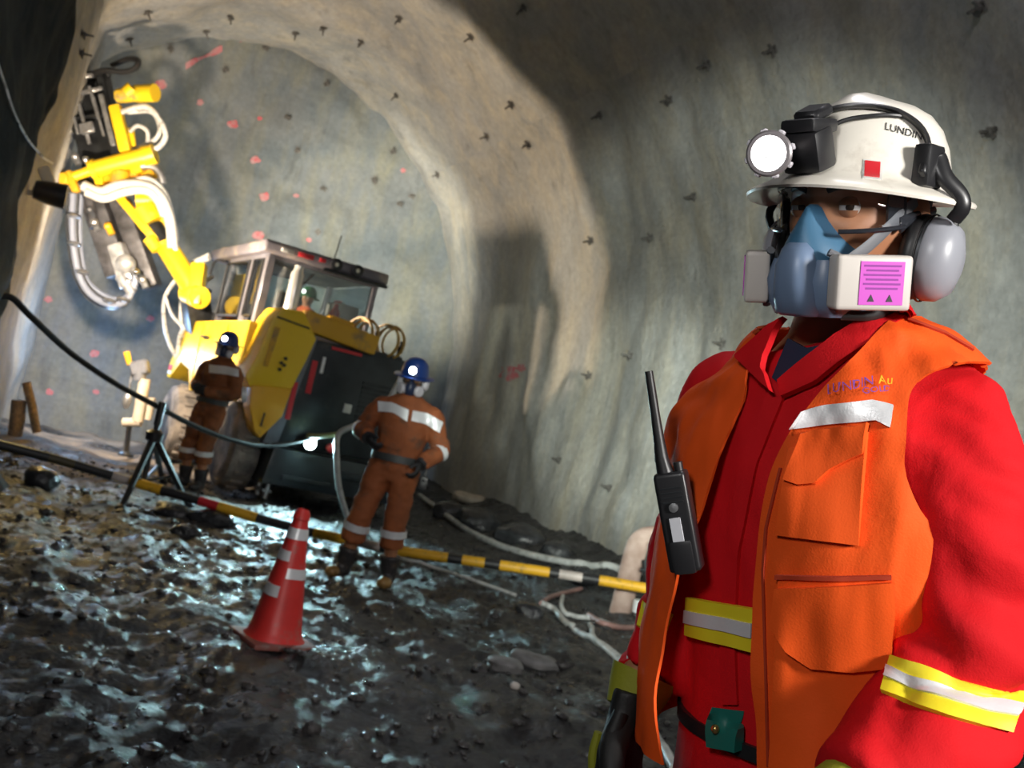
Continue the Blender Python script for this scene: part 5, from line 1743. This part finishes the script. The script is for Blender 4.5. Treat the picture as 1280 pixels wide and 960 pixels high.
vl = thicken(vest_panel(1085, 402, 1), 0.004)
vr = thicken(vest_panel(936, 402, -1), 0.004)
vest = mk('safety_vest', join(vl, vr), M_orv, man, recalc=False, sharp=70)
BV_VEST = bvh_of(join(vl, vr))
BV_VL = bvh_of(vl)
BV_VR = bvh_of(vr)


def vp(name, top, bot, m_, off=0.004, th=0.003, n=22, m=8, bv=None, par=None, label=None):
    o = mk(name, patch(bv or BV_VL, top, bot, n, m, off, th, 1.2), m_, par or vest, sharp=60)
    if label:
        o['label'] = label
    return o


vp('reflective_strip', [(1001, 515), (1030, 507), (1090, 501), (1117, 508)], [(986, 537), (1040, 530), (1095, 526), (1112, 535)], M_silver, 0.003, 0.002)
pk = vp('chest_pocket', [(988, 560), (1030, 548), (1086, 540)], [(975, 668), (1035, 677), (1074, 682)], M_orv2, 0.004, 0.005)
vp('pocket_flap', [(1002, 540), (1040, 534), (1088, 530)], [(986, 602), (1000, 608), (1022, 607), (1040, 591), (1060, 578), (1082, 566)], M_orv2, 0.011, 0.005, par=pk)
pk2 = vp('lower_pocket', [(976, 722), (1050, 722), (1113, 722)], [(966, 960), (1040, 970), (1110, 960)], M_orv2, 0.003, 0.004)
vp('pocket_flap', [(976, 734), (1050, 730), (1114, 726)], [(972, 780), (985, 812), (1018, 831), (1065, 835), (1116, 829)], M_orv2, 0.010, 0.005, par=pk2)
vp('pocket_seam', [(974, 718), (1050, 719), (1114, 718)], [(974, 723), (1050, 724), (1114, 723)], M_stitch, 0.009, 0.002, 20, 3)
vp('placket_seam', [(975, 585), (957, 660), (953, 716), (955, 800), (960, 958)], [(978, 585), (960, 660), (956, 716), (958, 800), (963, 958)], M_stitch, 0.002, 0.001, 30, 3)
vp('shoulder_seam', [(1134, 398), (1180, 415), (1216, 436)], [(1134, 401), (1180, 418), (1216, 439)], M_stitch, 0.002, 0.001, 16, 3)
M_purp = mat('violet_thread', (0.22, 0.06, 0.32), 0.7)
M_gold = mat('gold_thread', (0.85, 0.48, 0.01), 0.6)
mk('embroidery', text_on(BV_VL, 'LUNDIN', (1038, 494), (14.2, -2.4), (-1, -14), 0.010), M_purp, vest)
mk('embroidery', text_on(BV_VL, 'Au', (1097, 484), (16, -1.0), (0.5, -15), 0.010), M_gold, vest)
mk('embroidery', text_on(BV_VL, 'GOLD', (1078, 495), (12, -1.4), (-0.3, -10), 0.010), M_purp, vest)

# coverall bands, shirt and collar
cb = dict(bv=BV_COV, par=coverall)
vp('waist_band', [(868, 746), (905, 752), (948, 759)], [(866, 794), (905, 803), (948, 813)], M_hiy, 0.011, 0.002, **cb)
vp('waist_band_reflective', [(868, 762), (905, 768), (948, 776)], [(867, 778), (905, 785), (948, 794)], M_silver, 0.0135, 0.002, **cb)
vp('sleeve_band', [(1118, 820), (1160, 836), (1200, 850), (1245, 862), (1282, 868)], [(1102, 866), (1145, 884), (1185, 897), (1225, 908), (1262, 914)], M_hiy, 0.004, 0.002, 30, **cb)
vp('sleeve_band_reflective', [(1113, 836), (1155, 852), (1195, 866), (1238, 878), (1275, 884)], [(1108, 850), (1150, 868), (1190, 881), (1232, 893), (1268, 899)], M_silver, 0.0065, 0.002, 30, **cb)
vp('sleeve_band', [(805, 754), (820, 758), (842, 768)], [(798, 784), (812, 790), (830, 800)], M_hiy, 0.004, 0.002, **cb)
shirt = vp('shirt', [(988, 424), (1010, 436), (1040, 430)], [(968, 474), (975, 480), (986, 474)], M_navy, 0.003, 0.003, 14, 10, bv=BV_TORSO, par=man)
vp('collar', [(1136, 378), (1085, 402), (1046, 422), (1012, 452), (980, 480)], [(1146, 394), (1096, 426), (1060, 452), (1024, 482), (984, 500)], M_redc, 0.012, 0.004, 24, 8, bv=BV_TORSO, par=coverall)
vp('collar', [(996, 406), (984, 422), (972, 452), (968, 470), (972, 478)], [(980, 416), (958, 436), (938, 456), (955, 476), (978, 498)], M_redc, 0.026, 0.005, 20, 8, bv=BV_TORSO, par=coverall)
vp('front_placket', [(968, 478), (930, 570), (908, 690), (903, 800), (906, 880)], [(984, 492), (948, 580), (926, 690), (921, 800), (924, 880)], M_redc, 0.003, 0.003, 40, 5, **cb)
# belt with teal pouch buckle
tb = t_of_py(912)
dtb = 0.011
belt = mk('belt', thicken(loft([np.array([torso_pt(tb + d_, a, 0.010) for a in angs]) for d_ in (-dtb, 0, dtb)], caps=False), 0.006), M_blackp, man)
BV_BELT = bvh_of(loft([np.array([torso_pt(tb + d_, a, 0.010) for a in angs]) for d_ in (-0.03, 0, 0.03)], caps=False))
mk('belt_pouch', patch(BV_BELT, [(890, 884), (930, 889)], [(893, 932), (927, 938)], 10, 8, 0.003, 0.012, 1.3), mat('teal_nylon', (0.01, 0.16, 0.13), 0.5), belt)
bp_, bn_ = hit(BV_BELT, 906, 908, 0.018, 1.3)
mk('snap', ball(bp_, 0.006, n=10, m=6), mat('brass', (0.6, 0.42, 0.15), 0.3, 0.9), belt)

# boots
for q_ in 'LR':
    a_ = legs[q_][-1] - np.array([0, 0, 0.10])
    fw = n3([TY[0], TY[1], 0])
    bt = mk('boot', remesh(join(tube([a_ + np.array([0, 0, 0.16]), a_ + np.array([0, 0, 0.05]), a_ - np.array([0, 0, 0.03])], [0.078, 0.062, 0.058], 16),
                                tube([a_ - fw * 0.075 - np.array([0, 0, 0.055]), a_ - np.array([0, 0, 0.05]), a_ + fw * 0.12 - np.array([0, 0, 0.055]), a_ + fw * 0.20 - np.array([0, 0, 0.065])], [(0.04, 0.042), (0.05, 0.048), (0.045, 0.052), (0.028, 0.038)], 16, k=3, ref=(0, 0, 1))), 0.009, 2), M_boot, man)
    mk('sole', prism([(-0.11, -0.035), (-0.05, -0.043), (0.10, -0.052), (0.20, -0.04), (0.225, 0), (0.20, 0.04), (0.10, 0.052), (-0.05, 0.043), (-0.11, 0.035)], a_ - np.array([0, 0, 0.105]), fw, np.cross(TZ, fw), TZ, 0.022, 0.004), M_black, bt)

# gloves
M_gblk = mat('glove_black', (0.012, 0.012, 0.012), 0.6, bump=0.3, bscale=200, bdist=0.002)
M_golv = mat('glove_olive', (0.30, 0.31, 0.02), 0.65, bump=0.3, bscale=200, bdist=0.002)
wR = P(789, 884, 1.41)
hdir = n3(P(768, 985, 1.40) - wR)
gl = mk('glove', hand_shape(wR, hdir, n3(TX * 0.9 - TY * 0.15), n3(-cr * 0.3 - cf), 1.22, 0.40, 1.2, 0.004), M_gblk, man)
mk('cuff', tube([P(806, 842, 1.425), P(798, 862, 1.42), P(788, 888, 1.41)], [(0.049, 0.040), (0.044, 0.036), (0.036, 0.029)], 20, ref=cr), M_golv, gl)
mk('knuckle_guard', tube([P(776, 890, 1.372), P(764, 925, 1.362), P(758, 955, 1.36)], [0.010, 0.013, 0.010], 10, k=3), M_gblk, gl)
mk('finger_trim', tube([P(748, 915, 1.40), P(742, 945, 1.40), P(744, 985, 1.40)], [0.006, 0.008, 0.008], 8, k=3), M_golv, gl)
wL = P(1048, 1016, 1.05)
gl2 = mk('glove', hand_shape(wL, n3(P(980, 1060, 0.98) - wL), n3(-cu), n3(-cf), 1.2, 0.5, 1.2, 0.004), M_gblk, man)
mk('cuff', tube([P(1076, 1000, 1.067), P(1060, 1010, 1.055), P(1040, 1026, 1.045)], [0.052, 0.050, 0.046], 20), M_golv, gl2)

# head
HX, HY, HZ = basis(cu - 0.16 * cf + 0.02 * cr, math.radians(49))
HC = P(1074, 264, 1.27)


def Hd(x, y, z):
    return HC + x * HX + y * HY + z * HZ


def HH(a):
    a = np.asarray(a, float)
    return HC + a[:, :1] * HX + a[:, 1:2] * HY + a[:, 2:] * HZ


body_parts = [head_shape(HC, HX, HY, HZ, 1.02), tube([Hd(0, -0.02, -0.04), Hd(0, -0.022, -0.10), P(1048, 415, 1.33), P(1048, 450, 1.34)], [0.062, 0.060, 0.062, 0.075], 24, k=3),
              loft([np.array([torso_pt(t, a, -0.03) for a in angs[::2]]) for t in np.linspace(0, 0.93, 40)]), tube(armL, [r * 0.62 for r in armLr], 16, k=4), tube(armR, [r * 0.62 for r in armRr], 16, k=4)] + [tube(legs[q_] + [legs[q_][-1] - np.array([0, 0, 0.14])], [0.08, 0.085, 0.075, 0.062, 0.055, 0.05, 0.045], 14, k=3) for q_ in 'LR']
BVf, BFf = remesh(join(*body_parts), 0.0055, 2)
mk('body', (BVf, BFf), M_skin, man, sharp=0)
for s in (-1, 1):
    ec = (s * 0.033, 0.0775, 0.003)
    e_ = mk('eye', ball(Hd(*ec), 0.0130, np.array([HX, HY, HZ]), 20, 14), M_eyew, man)
    gz = n3(CAM - Hd(*ec))
    mk('iris', ball(Hd(*ec) + gz * 0.0092, 0.0058, n=14, m=10), M_iris, e_)
    for (a0, a1, lift) in ((0.17, 1.5, 1), (-1.5, -0.30, -1)):
        rings = []
        for el in np.linspace(a0, a1, 6):
            rings.append(np.array([Hd(ec[0] + 0.0145 * math.sin(az) * math.cos(el), ec[1] + 0.0145 * math.cos(az) * math.cos(el), ec[2] + 0.0145 * math.sin(el)) for az in np.linspace(-1.35, 1.35, 14)]))
        mk('eyelid', thicken(loft(rings, caps=False, closed=False), 0.001), M_skin, man)
    mk('eyebrow', tube([Hd(s * x, y, z) for x, y, z in ((0.014, 0.098, 0.022), (0.030, 0.094, 0.028), (0.046, 0.082, 0.024))], [(0.0035, 0.003), (0.005, 0.003), (0.0025, 0.002)], 8, k=4, ref=HZ), M_brow, man)
mk('hair', loft([HC + np.outer(np.sin(np.linspace(1.35, 2 * math.pi - 1.35, 30)) * 0.081, HX) + np.outer(np.cos(np.linspace(1.35, 2 * math.pi - 1.35, 30)) * 0.103, HY) + np.outer(np.full(30, z_), HZ) for z_ in (-0.06, -0.02, 0.02, 0.06)], caps=False, closed=False), M_brow, man)

# helmet
M_helm = mat('helmet_white', (0.78, 0.74, 0.66), 0.32, var=0.06, vscale=8, dirt=(0.5, 0.45, 0.38), dscale=9, damt=0.05, coat=0.2)
EZ = n3(HZ - 0.085 * HY)
EY = n3(HY - EZ * (HY @ EZ))
EX = n3(HX - EZ * (HX @ EZ))
EC = Hd(0, -0.012, 0.024)


def dome_ring(r, h, k=0.0, n=56):
    a = np.linspace(0, 2 * np.pi, n, endpoint=False)
    r, h = r * 0.93, h * 0.90
    hh_ = h + k * np.exp(-((np.sin(a) * r) / 0.022) ** 2) * (np.cos(a) > -2)
    return EC + np.outer(np.sin(a) * r * 0.90, EX) + np.outer(np.cos(a) * r * np.where(np.cos(a) > 0, 1.03, 0.94), EY) + np.outer(hh_, EZ)


dome = [(0.120, 0.000, 0), (0.1185, 0.012, 0), (0.116, 0.035, 0), (0.110, 0.062, 0), (0.099, 0.086, 0.002), (0.082, 0.105, 0.005), (0.060, 0.117, 0.008), (0.035, 0.1235, 0.008), (0.012, 0.126, 0.007), (0.001, 0.126, 0.007)]
inner = [(0.001, 0.120, 0), (0.06, 0.110, 0), (0.098, 0.08, 0), (0.112, 0.03, 0), (0.114, -0.004, 0)]


def brim_ring(ext, h):
    a = np.linspace(0, 2 * np.pi, 56, endpoint=False)
    fw = 0.5 + 0.5 * np.cos(a)
    e = ext * 0.86 * (0.62 + 0.48 * fw ** 1.3)
    r = 0.111 + e
    return EC + np.outer(np.sin(a) * r * 0.92, EX) + np.outer(np.cos(a) * r * np.where(np.cos(a) > 0, 1.03, 0.95), EY) + np.outer(h - 0.018 * (e / 0.05) ** 1.5 + 0.006 * np.cos(2 * a), EZ)


shell = [dome_ring(*q) for q in inner] + [brim_ring(0.004, -0.004), brim_ring(0.03, -0.004), brim_ring(0.049, -0.003), brim_ring(0.051, 0.001), brim_ring(0.047, 0.003), brim_ring(0.03, 0.004), brim_ring(0.010, 0.007), brim_ring(0.002, 0.014)] + [dome_ring(*q) for q in dome[2:]]
hv = loft(shell)
helmet = mk('helmet', hv, M_helm, man, sharp=65)
BV_HELM = bvh_of(hv)


def hp2(px, py, off):
    return hit(BV_HELM, px, py, off, 1.2)[0]


mk('red_sticker', patch(BV_HELM, [(1081, 201), (1100, 203)], [(1080, 221), (1099, 223)], 6, 6, 0.001, 0.0008, 1.2), M_red, helmet)
mk('sticker_edge', patch(BV_HELM, [(1079, 199), (1103, 202)], [(1078, 223), (1102, 225)], 6, 6, 0.0004, 0.0006, 1.2), M_white, helmet)
mk('lettering', text_on(BV_HELM, 'LUNDIN', (1105, 162), (12.5, 3.6), (2, -12.5), 0.001), M_dark, helmet)
# lamp cord and strap over the dome
strap = [(1003, 172), (1014, 158), (1034, 144), (1060, 137), (1090, 137), (1118, 143), (1140, 155), (1153, 172), (1158, 190)]
mk('lamp_strap', tube([hp2(x, y, 0.005) for x, y in strap], [(0.0035, 0.0075)] * len(strap), 10, k=5, ref=EZ), M_blackp, helmet)
mk('lamp_cord', tube([hp2(x, y, 0.004) for x, y in ((1010, 195), (1020, 178), (1035, 163), (1060, 152), (1085, 148), (1108, 147), (1124, 148))], 0.0028, 8, k=5), M_blackp, helmet)
# lamp bracket and cap lamp
LC = P(962, 192, 1.138)
LA = n3(n3(CAM - LC) * 0.80 + HY * 0.45)
br0 = hp2(1006, 200, 0.0)
mk('lamp_bracket', join(beam(Hd(0, 0.105, 0.075), Hd(0, 0.142, 0.062), 0.052, 0.050, up=HZ, bev=0.008, seg=2), beam(Hd(0, 0.098, 0.098), Hd(0, 0.150, 0.094), 0.046, 0.016, up=HZ, bev=0.005, seg=2), beam(Hd(0, 0.100, 0.118), Hd(0, 0.135, 0.104), 0.034, 0.014, up=HZ, bev=0.004)), M_blackp, helmet)
cl = mk('cap_lamp', join(lathe([(0.006, -0.045), (0.018, -0.040), (0.020, -0.012), (0.0250, -0.006), (0.0262, 0.004), (0.024, 0.006)], LC, LA, 32)), mat('lamp_grey', (0.22, 0.2, 0.21), 0.35, 0.3), helmet)
la1 = n3(np.cross(LA, cu))
la2 = np.cross(LA, la1)
for k in range(8):
    a = 2 * math.pi * k / 8 + 0.2
    dd = la1 * math.cos(a) + la2 * math.sin(a)
    mk('bezel_lug', box(LC + dd * 0.0262 - LA * 0.001, (0.007, 0.005, 0.010), np.array([np.cross(dd, LA), dd, LA]), 0.001), M_filt, cl)
mk('lamp_lens', lathe([(0.0005, 0.009), (0.012, 0.0085), (0.020, 0.006), (0.0225, 0.003)], LC, LA, 32), mat('white_led', (1, 1, 1), 0.2, emit=(1.0, 0.96, 0.93), estr=9), cl)
for s in (-1, 1):
    mk('led', ball(LC + LA * 0.0088 + (cu * 0.004 + cr * 0.002) * s, 0.0016, n=8, m=6), mat('led_chip', (0.5, 0.52, 0.5), 0.4, emit=(0.7, 0.72, 0.7), estr=0.6), cl)
lamp('man_cap_lamp_light', 'SPOT', LC + LA * 0.02, LC + LA * 2, 9, (1.0, 0.95, 0.92), size=0.02, angle=110, blend=0.9)
# earmuff arm and clip
clip = [(1140, 196), (1152, 190), (1160, 215)]
mk('muff_clip', join(box(hp2(1152, 212, 0.010), (0.022, 0.036, 0.050), np.array([EX, EY, EZ]), 0.005, 2), beam(hp2(1146, 205, 0.014), hp2(1146, 232, 0.014), 0.012, 0.008, up=EX, bev=0.002)), M_blackp, helmet)
pa = hp2(1156, 200, 0.016)
M_cup = mat('muff_grey', (0.30, 0.31, 0.35), 0.35, var=0.05)
muffs = []
for s in (1, -1):
    cupc = Hd(s * 0.082, -0.004, -0.055)
    axm = n3(HX * s * 0.97 - HY * 0.10 - HZ * 0.12)
    cup = mk('ear_cup', lathe([(0.030, 0.004), (0.040, 0.006), (0.0425, 0.016), (0.041, 0.030), (0.033, 0.043), (0.018, 0.0495), (0.001, 0.051)], cupc, axm, 32, ref=HZ, sx=1.22, sy=0.95), M_cup, man)
    mk('ear_cushion', torus(cupc + axm * 0.0, axm, 0.033, 0.012, 30, 10, sx=1.25, ref=HZ), M_black, cup)
    mk('cup_ring', lathe([(0.0435, 0.009), (0.0445, 0.011), (0.0435, 0.014)], cupc, axm, 32, ref=HZ, sx=1.22, sy=0.95, caps=False), M_dark, cup)
    if s > 0:
        path = [pa, P(1172, 200, 1.165), P(1181, 222, 1.16), P(1200, 243, 1.158), P(1203, 260, 1.16), P(1192, 275, 1.17)]
        mk('muff_arm', tube(path, [(0.010, 0.008), (0.012, 0.008), (0.011, 0.007), (0.010, 0.006), (0.010, 0.006), (0.010, 0.006)], 12, k=4, ref=cr), M_blackp, cup)
        mk('arm_slider', join(beam(P(1192, 272, 1.19), P(1189, 305, 1.19), 0.016, 0.010, up=cr, bev=0.003), beam(P(1190, 296, 1.19), P(1186, 330, 1.19), 0.022, 0.014, up=cr, bev=0.004), beam(P(1186, 326, 1.19), cupc + axm * 0.046, 0.012, 0.010, up=cu, bev=0.003)), M_blackp, cup)
    else:
        q0 = EC + EX * (-0.112) + EZ * 0.01
        mk('muff_arm', tube([q0, Hd(-0.135, 0.0, 0.0), cupc + axm * 0.052 + HZ * 0.03, cupc + axm * 0.052], 0.0055, 8, k=4), M_blackp, cup)

# safety goggles
M_gl = glass('clear_lens', (0.93, 0.95, 0.97), 0.05)
M_frame = mat('smoke_frame', (0.02, 0.022, 0.028), 0.2)
gcols = []
ga = np.linspace(-1.32, 1.32, 41)


def gog_pt(a, z, o=0.0):
    dip = 0.010 * math.exp(-(a / 0.16) ** 2)
    return Hd((0.081 + o) * math.sin(a), 0.020 + (0.093 + o - 0.004 * math.exp(-(a / 0.2) ** 2)) * math.cos(a), z + (dip if z < 0 else 0))


goggles = mk('goggles', loft([np.array([gog_pt(a, z * (1 - 0.30 * (abs(a) / 1.32) ** 2.5), 0.006 * math.cos(z * 40)) for a in ga]) for z in (-0.028, -0.014, 0.002, 0.016, 0.028)], caps=False, closed=False), M_gl, man)
low = [gog_pt(a, -0.027 * (1 - 0.30 * (abs(a) / 1.32) ** 2.5), 0.009) for a in ga]
upp = [gog_pt(a, 0.029 * (1 - 0.30 * (abs(a) / 1.32) ** 2.5), 0.003) for a in ga]
mk('brow_bar', tube(upp, 0.0035, 8), M_frame, goggles)
mk('lower_rim', tube(low[27:], 0.0030, 8), M_frame, goggles)
mk('lower_rim', tube(low[:14], 0.0026, 8), M_frame, goggles)
for s in (-1, 1):
    mk('temple', tube([Hd(s * 0.079, 0.044, -0.016), Hd(s * 0.083, 0.02, -0.008), Hd(s * 0.084, -0.03, 0.002)], [(0.012, 0.003), (0.007, 0.003), (0.005, 0.003)], 10, k=4, ref=HZ), M_frame, goggles)
    mk('side_shield', tube([Hd(s * 0.073, 0.062, 0.0), Hd(s * 0.081, 0.035, 0.0)], [(0.022, 0.002), (0.016, 0.002)], 12, ref=HZ), M_frame, goggles)

# half-mask respirator
M_mblue = mat('mask_blue', (0.045, 0.135, 0.235), 0.45)
M_mgrey = mat('mask_slate', (0.14, 0.20, 0.31), 0.38)
M_cart = mat('cartridge_white', (0.56, 0.52, 0.48), 0.45)
M_mag = mat('cartridge_magenta', (0.55, 0.06, 0.50), 0.5)
M_strap = mat('strap_grey', (0.13, 0.135, 0.15), 0.6)
an = np.linspace(0, 2 * np.pi, 44, endpoint=False)


def mring(z, w, f, b=0.060, p=2.2):
    e = 2 / p
    sx, cy = np.sin(an), np.cos(an)
    x = w * np.sign(sx) * np.abs(sx) ** e
    y = b + (f - b) * np.sign(cy) * np.abs(cy) ** e
    return HH(np.stack([x, y, np.full_like(x, z)], 1))


mprof = [(0.006, 0.006, 0.110), (0.002, 0.011, 0.117), (-0.014, 0.020, 0.126), (-0.032, 0.033, 0.133), (-0.052, 0.046, 0.137), (-0.075, 0.053, 0.136), (-0.098, 0.052, 0.131), (-0.116, 0.047, 0.122), (-0.128, 0.038, 0.112)]
resp = mk('respirator', loft([mring(*q) for q in mprof]), M_mblue, man, sharp=60)
fp = [(-0.040, 0.015, 0.140), (-0.048, 0.022, 0.147), (-0.066, 0.027, 0.153), (-0.090, 0.029, 0.153), (-0.108, 0.030, 0.149), (-0.124, 0.030, 0.142), (-0.128, 0.026, 0.136)]
mk('front_cover', loft([mring(z, w, f, 0.105, 3.0) for z, w, f in fp]), M_mgrey, resp, sharp=60)
for s in (1, -1):
    mk('cheek_panel', loft([mring(z, w, f, 0.08, 2.6) + HX * s * 0.020 for z, w, f in ((-0.060, 0.030, 0.128), (-0.085, 0.036, 0.136), (-0.112, 0.034, 0.130), (-0.128, 0.028, 0.120))]), M_mgrey, resp, sharp=60)
    nrm = n3(s * HX * 0.80 + HY * 0.60)
    tan = n3(np.cross(HZ, nrm))
    up_ = HZ
    cc_ = Hd(s * 0.074, 0.097, -0.084)
    ax3 = np.array([tan, up_, nrm])
    mk('bayonet', lathe([(0.024, -0.022), (0.026, -0.012), (0.024, -0.004)], cc_ - nrm * 0.016, nrm, 24), M_dark, resp)
    ct = mk('cartridge', box(cc_ + nrm * 0.006, (0.090, 0.064, 0.030), ax3, 0.006, 3), M_cart, resp)
    mk('cartridge_label', box(cc_ + nrm * 0.0215 + tan * (0.008 if s * (tan @ HX) > 0 else 0.008) * np.sign(tan @ cr), (0.052, 0.050, 0.0012), ax3, 0.0), M_mag, ct)
    if s > 0:
        sg_ = np.sign(tan @ cr)
        ex_ = tan * sg_
        for r_ in range(6):
            zc = 0.020 - r_ * 0.0052
            mk('label_print', box(cc_ + nrm * 0.0222 + ex_ * 0.008 + up_ * zc, (0.044 - 0.006 * (r_ % 2), 0.0022, 0.0006), ax3), mat('label_ink', (0.25, 0.02, 0.28), 0.6), ct)
        for dx in (-0.012, 0.010):
            mk('label_mark', prism([(-0.004, -0.004), (0.004, -0.004), (0.0, 0.004)], cc_ + nrm * 0.0222 + ex_ * (0.008 + dx) - up_ * 0.017, ex_, up_, nrm, 0.0006), M_black, ct)
    mk('head_strap', tube([Hd(s * 0.050, 0.112, -0.065), Hd(s * 0.066, 0.085, -0.042), Hd(s * 0.078, 0.050, -0.012), Hd(s * 0.083, 0.015, 0.012)], [(0.008, 0.0018)] * 4, 10, k=5, ref=n3(HZ + 0.5 * HY)), M_strap, resp)
    mk('strap_loop', tube([Hd(s * 0.040, 0.128, -0.050), Hd(s * 0.053, 0.115, -0.062), Hd(s * 0.055, 0.112, -0.10), Hd(s * 0.047, 0.120, -0.118)], 0.005, 8, k=5), M_strap, resp)
    mk('neck_strap', tube([Hd(s * 0.045, 0.10, -0.125), Hd(s * 0.066, 0.06, -0.125), Hd(s * 0.068, 0.0, -0.115)], [(0.006, 0.0018)] * 3, 8, k=4, ref=HZ), M_black, resp)

# two-way radio clipped to the open right side of the vest
rc, rn = hit(BV_VR, 864, 655, 0.022, 1.42)
ru = n3(P(838, 590, 1.40) - P(860, 712, 1.40))
rf = n3(-ray(848, 650))
rf = n3(rf - ru * (rf @ ru) - 0.25 * np.cross(ru, rf))
rs_ = np.cross(ru, rf)
radio = thing('two_way_radio', 'black handheld radio with long antenna clipped to the vest', 'radio', rc - ru * 0.07)
rax = np.array([rs_, ru, rf])
mk('radio_body', join(box(rc, (0.042, 0.130, 0.030), rax, 0.006, 3), box(rc - ru * 0.045 + rf * 0.004, (0.030, 0.045, 0.030), rax, 0.006, 2)), M_blackp, radio)
sgx = 1 if rs_ @ cr > 0 else -1
mk('antenna_base', tube([rc + ru * 0.06 - rs_ * sgx * 0.006, rc + ru * 0.085 - rs_ * sgx * 0.008], [0.012, 0.009], 12), M_blackp, radio)
atip = P(811, 464, float((rc - CAM) @ cf))
a0_ = rc + ru * 0.08 - rs_ * sgx * 0.008
mk('antenna', tube([a0_, a0_ * 0.8 + atip * 0.2, a0_ * 0.5 + atip * 0.5, atip], [0.0095, 0.0075, 0.0062, 0.0055], 12), M_black, radio)
mk('knob', tube([rc + ru * 0.062 + rs_ * sgx * 0.012, rc + ru * 0.076 + rs_ * sgx * 0.012], 0.006, 12), M_black, radio)
mk('label_plate', box(rc - ru * 0.018 + rf * 0.0165 - rs_ * sgx * 0.001, (0.015, 0.050, 0.002), rax, 0.0005), mat('label_grey', (0.45, 0.46, 0.50), 0.5), radio)
mk('logo_button', lathe([(0.006, 0), (0.006, 0.003), (0.001, 0.004)], rc + ru * 0.020 + rf * 0.015, rf, 16), M_steel, radio)
for k in range(4):
    mk('speaker_slot', box(rc + ru * (0.045 - 0.006 * k) + rf * 0.0152, (0.028, 0.002, 0.002), rax), M_dark, radio)
mk('belt_clip', beam(rc - rf * 0.018 + ru * 0.04, rc - rf * 0.020 - ru * 0.05, 0.016, 0.006, up=rf, bev=0.002), M_blackp, radio)
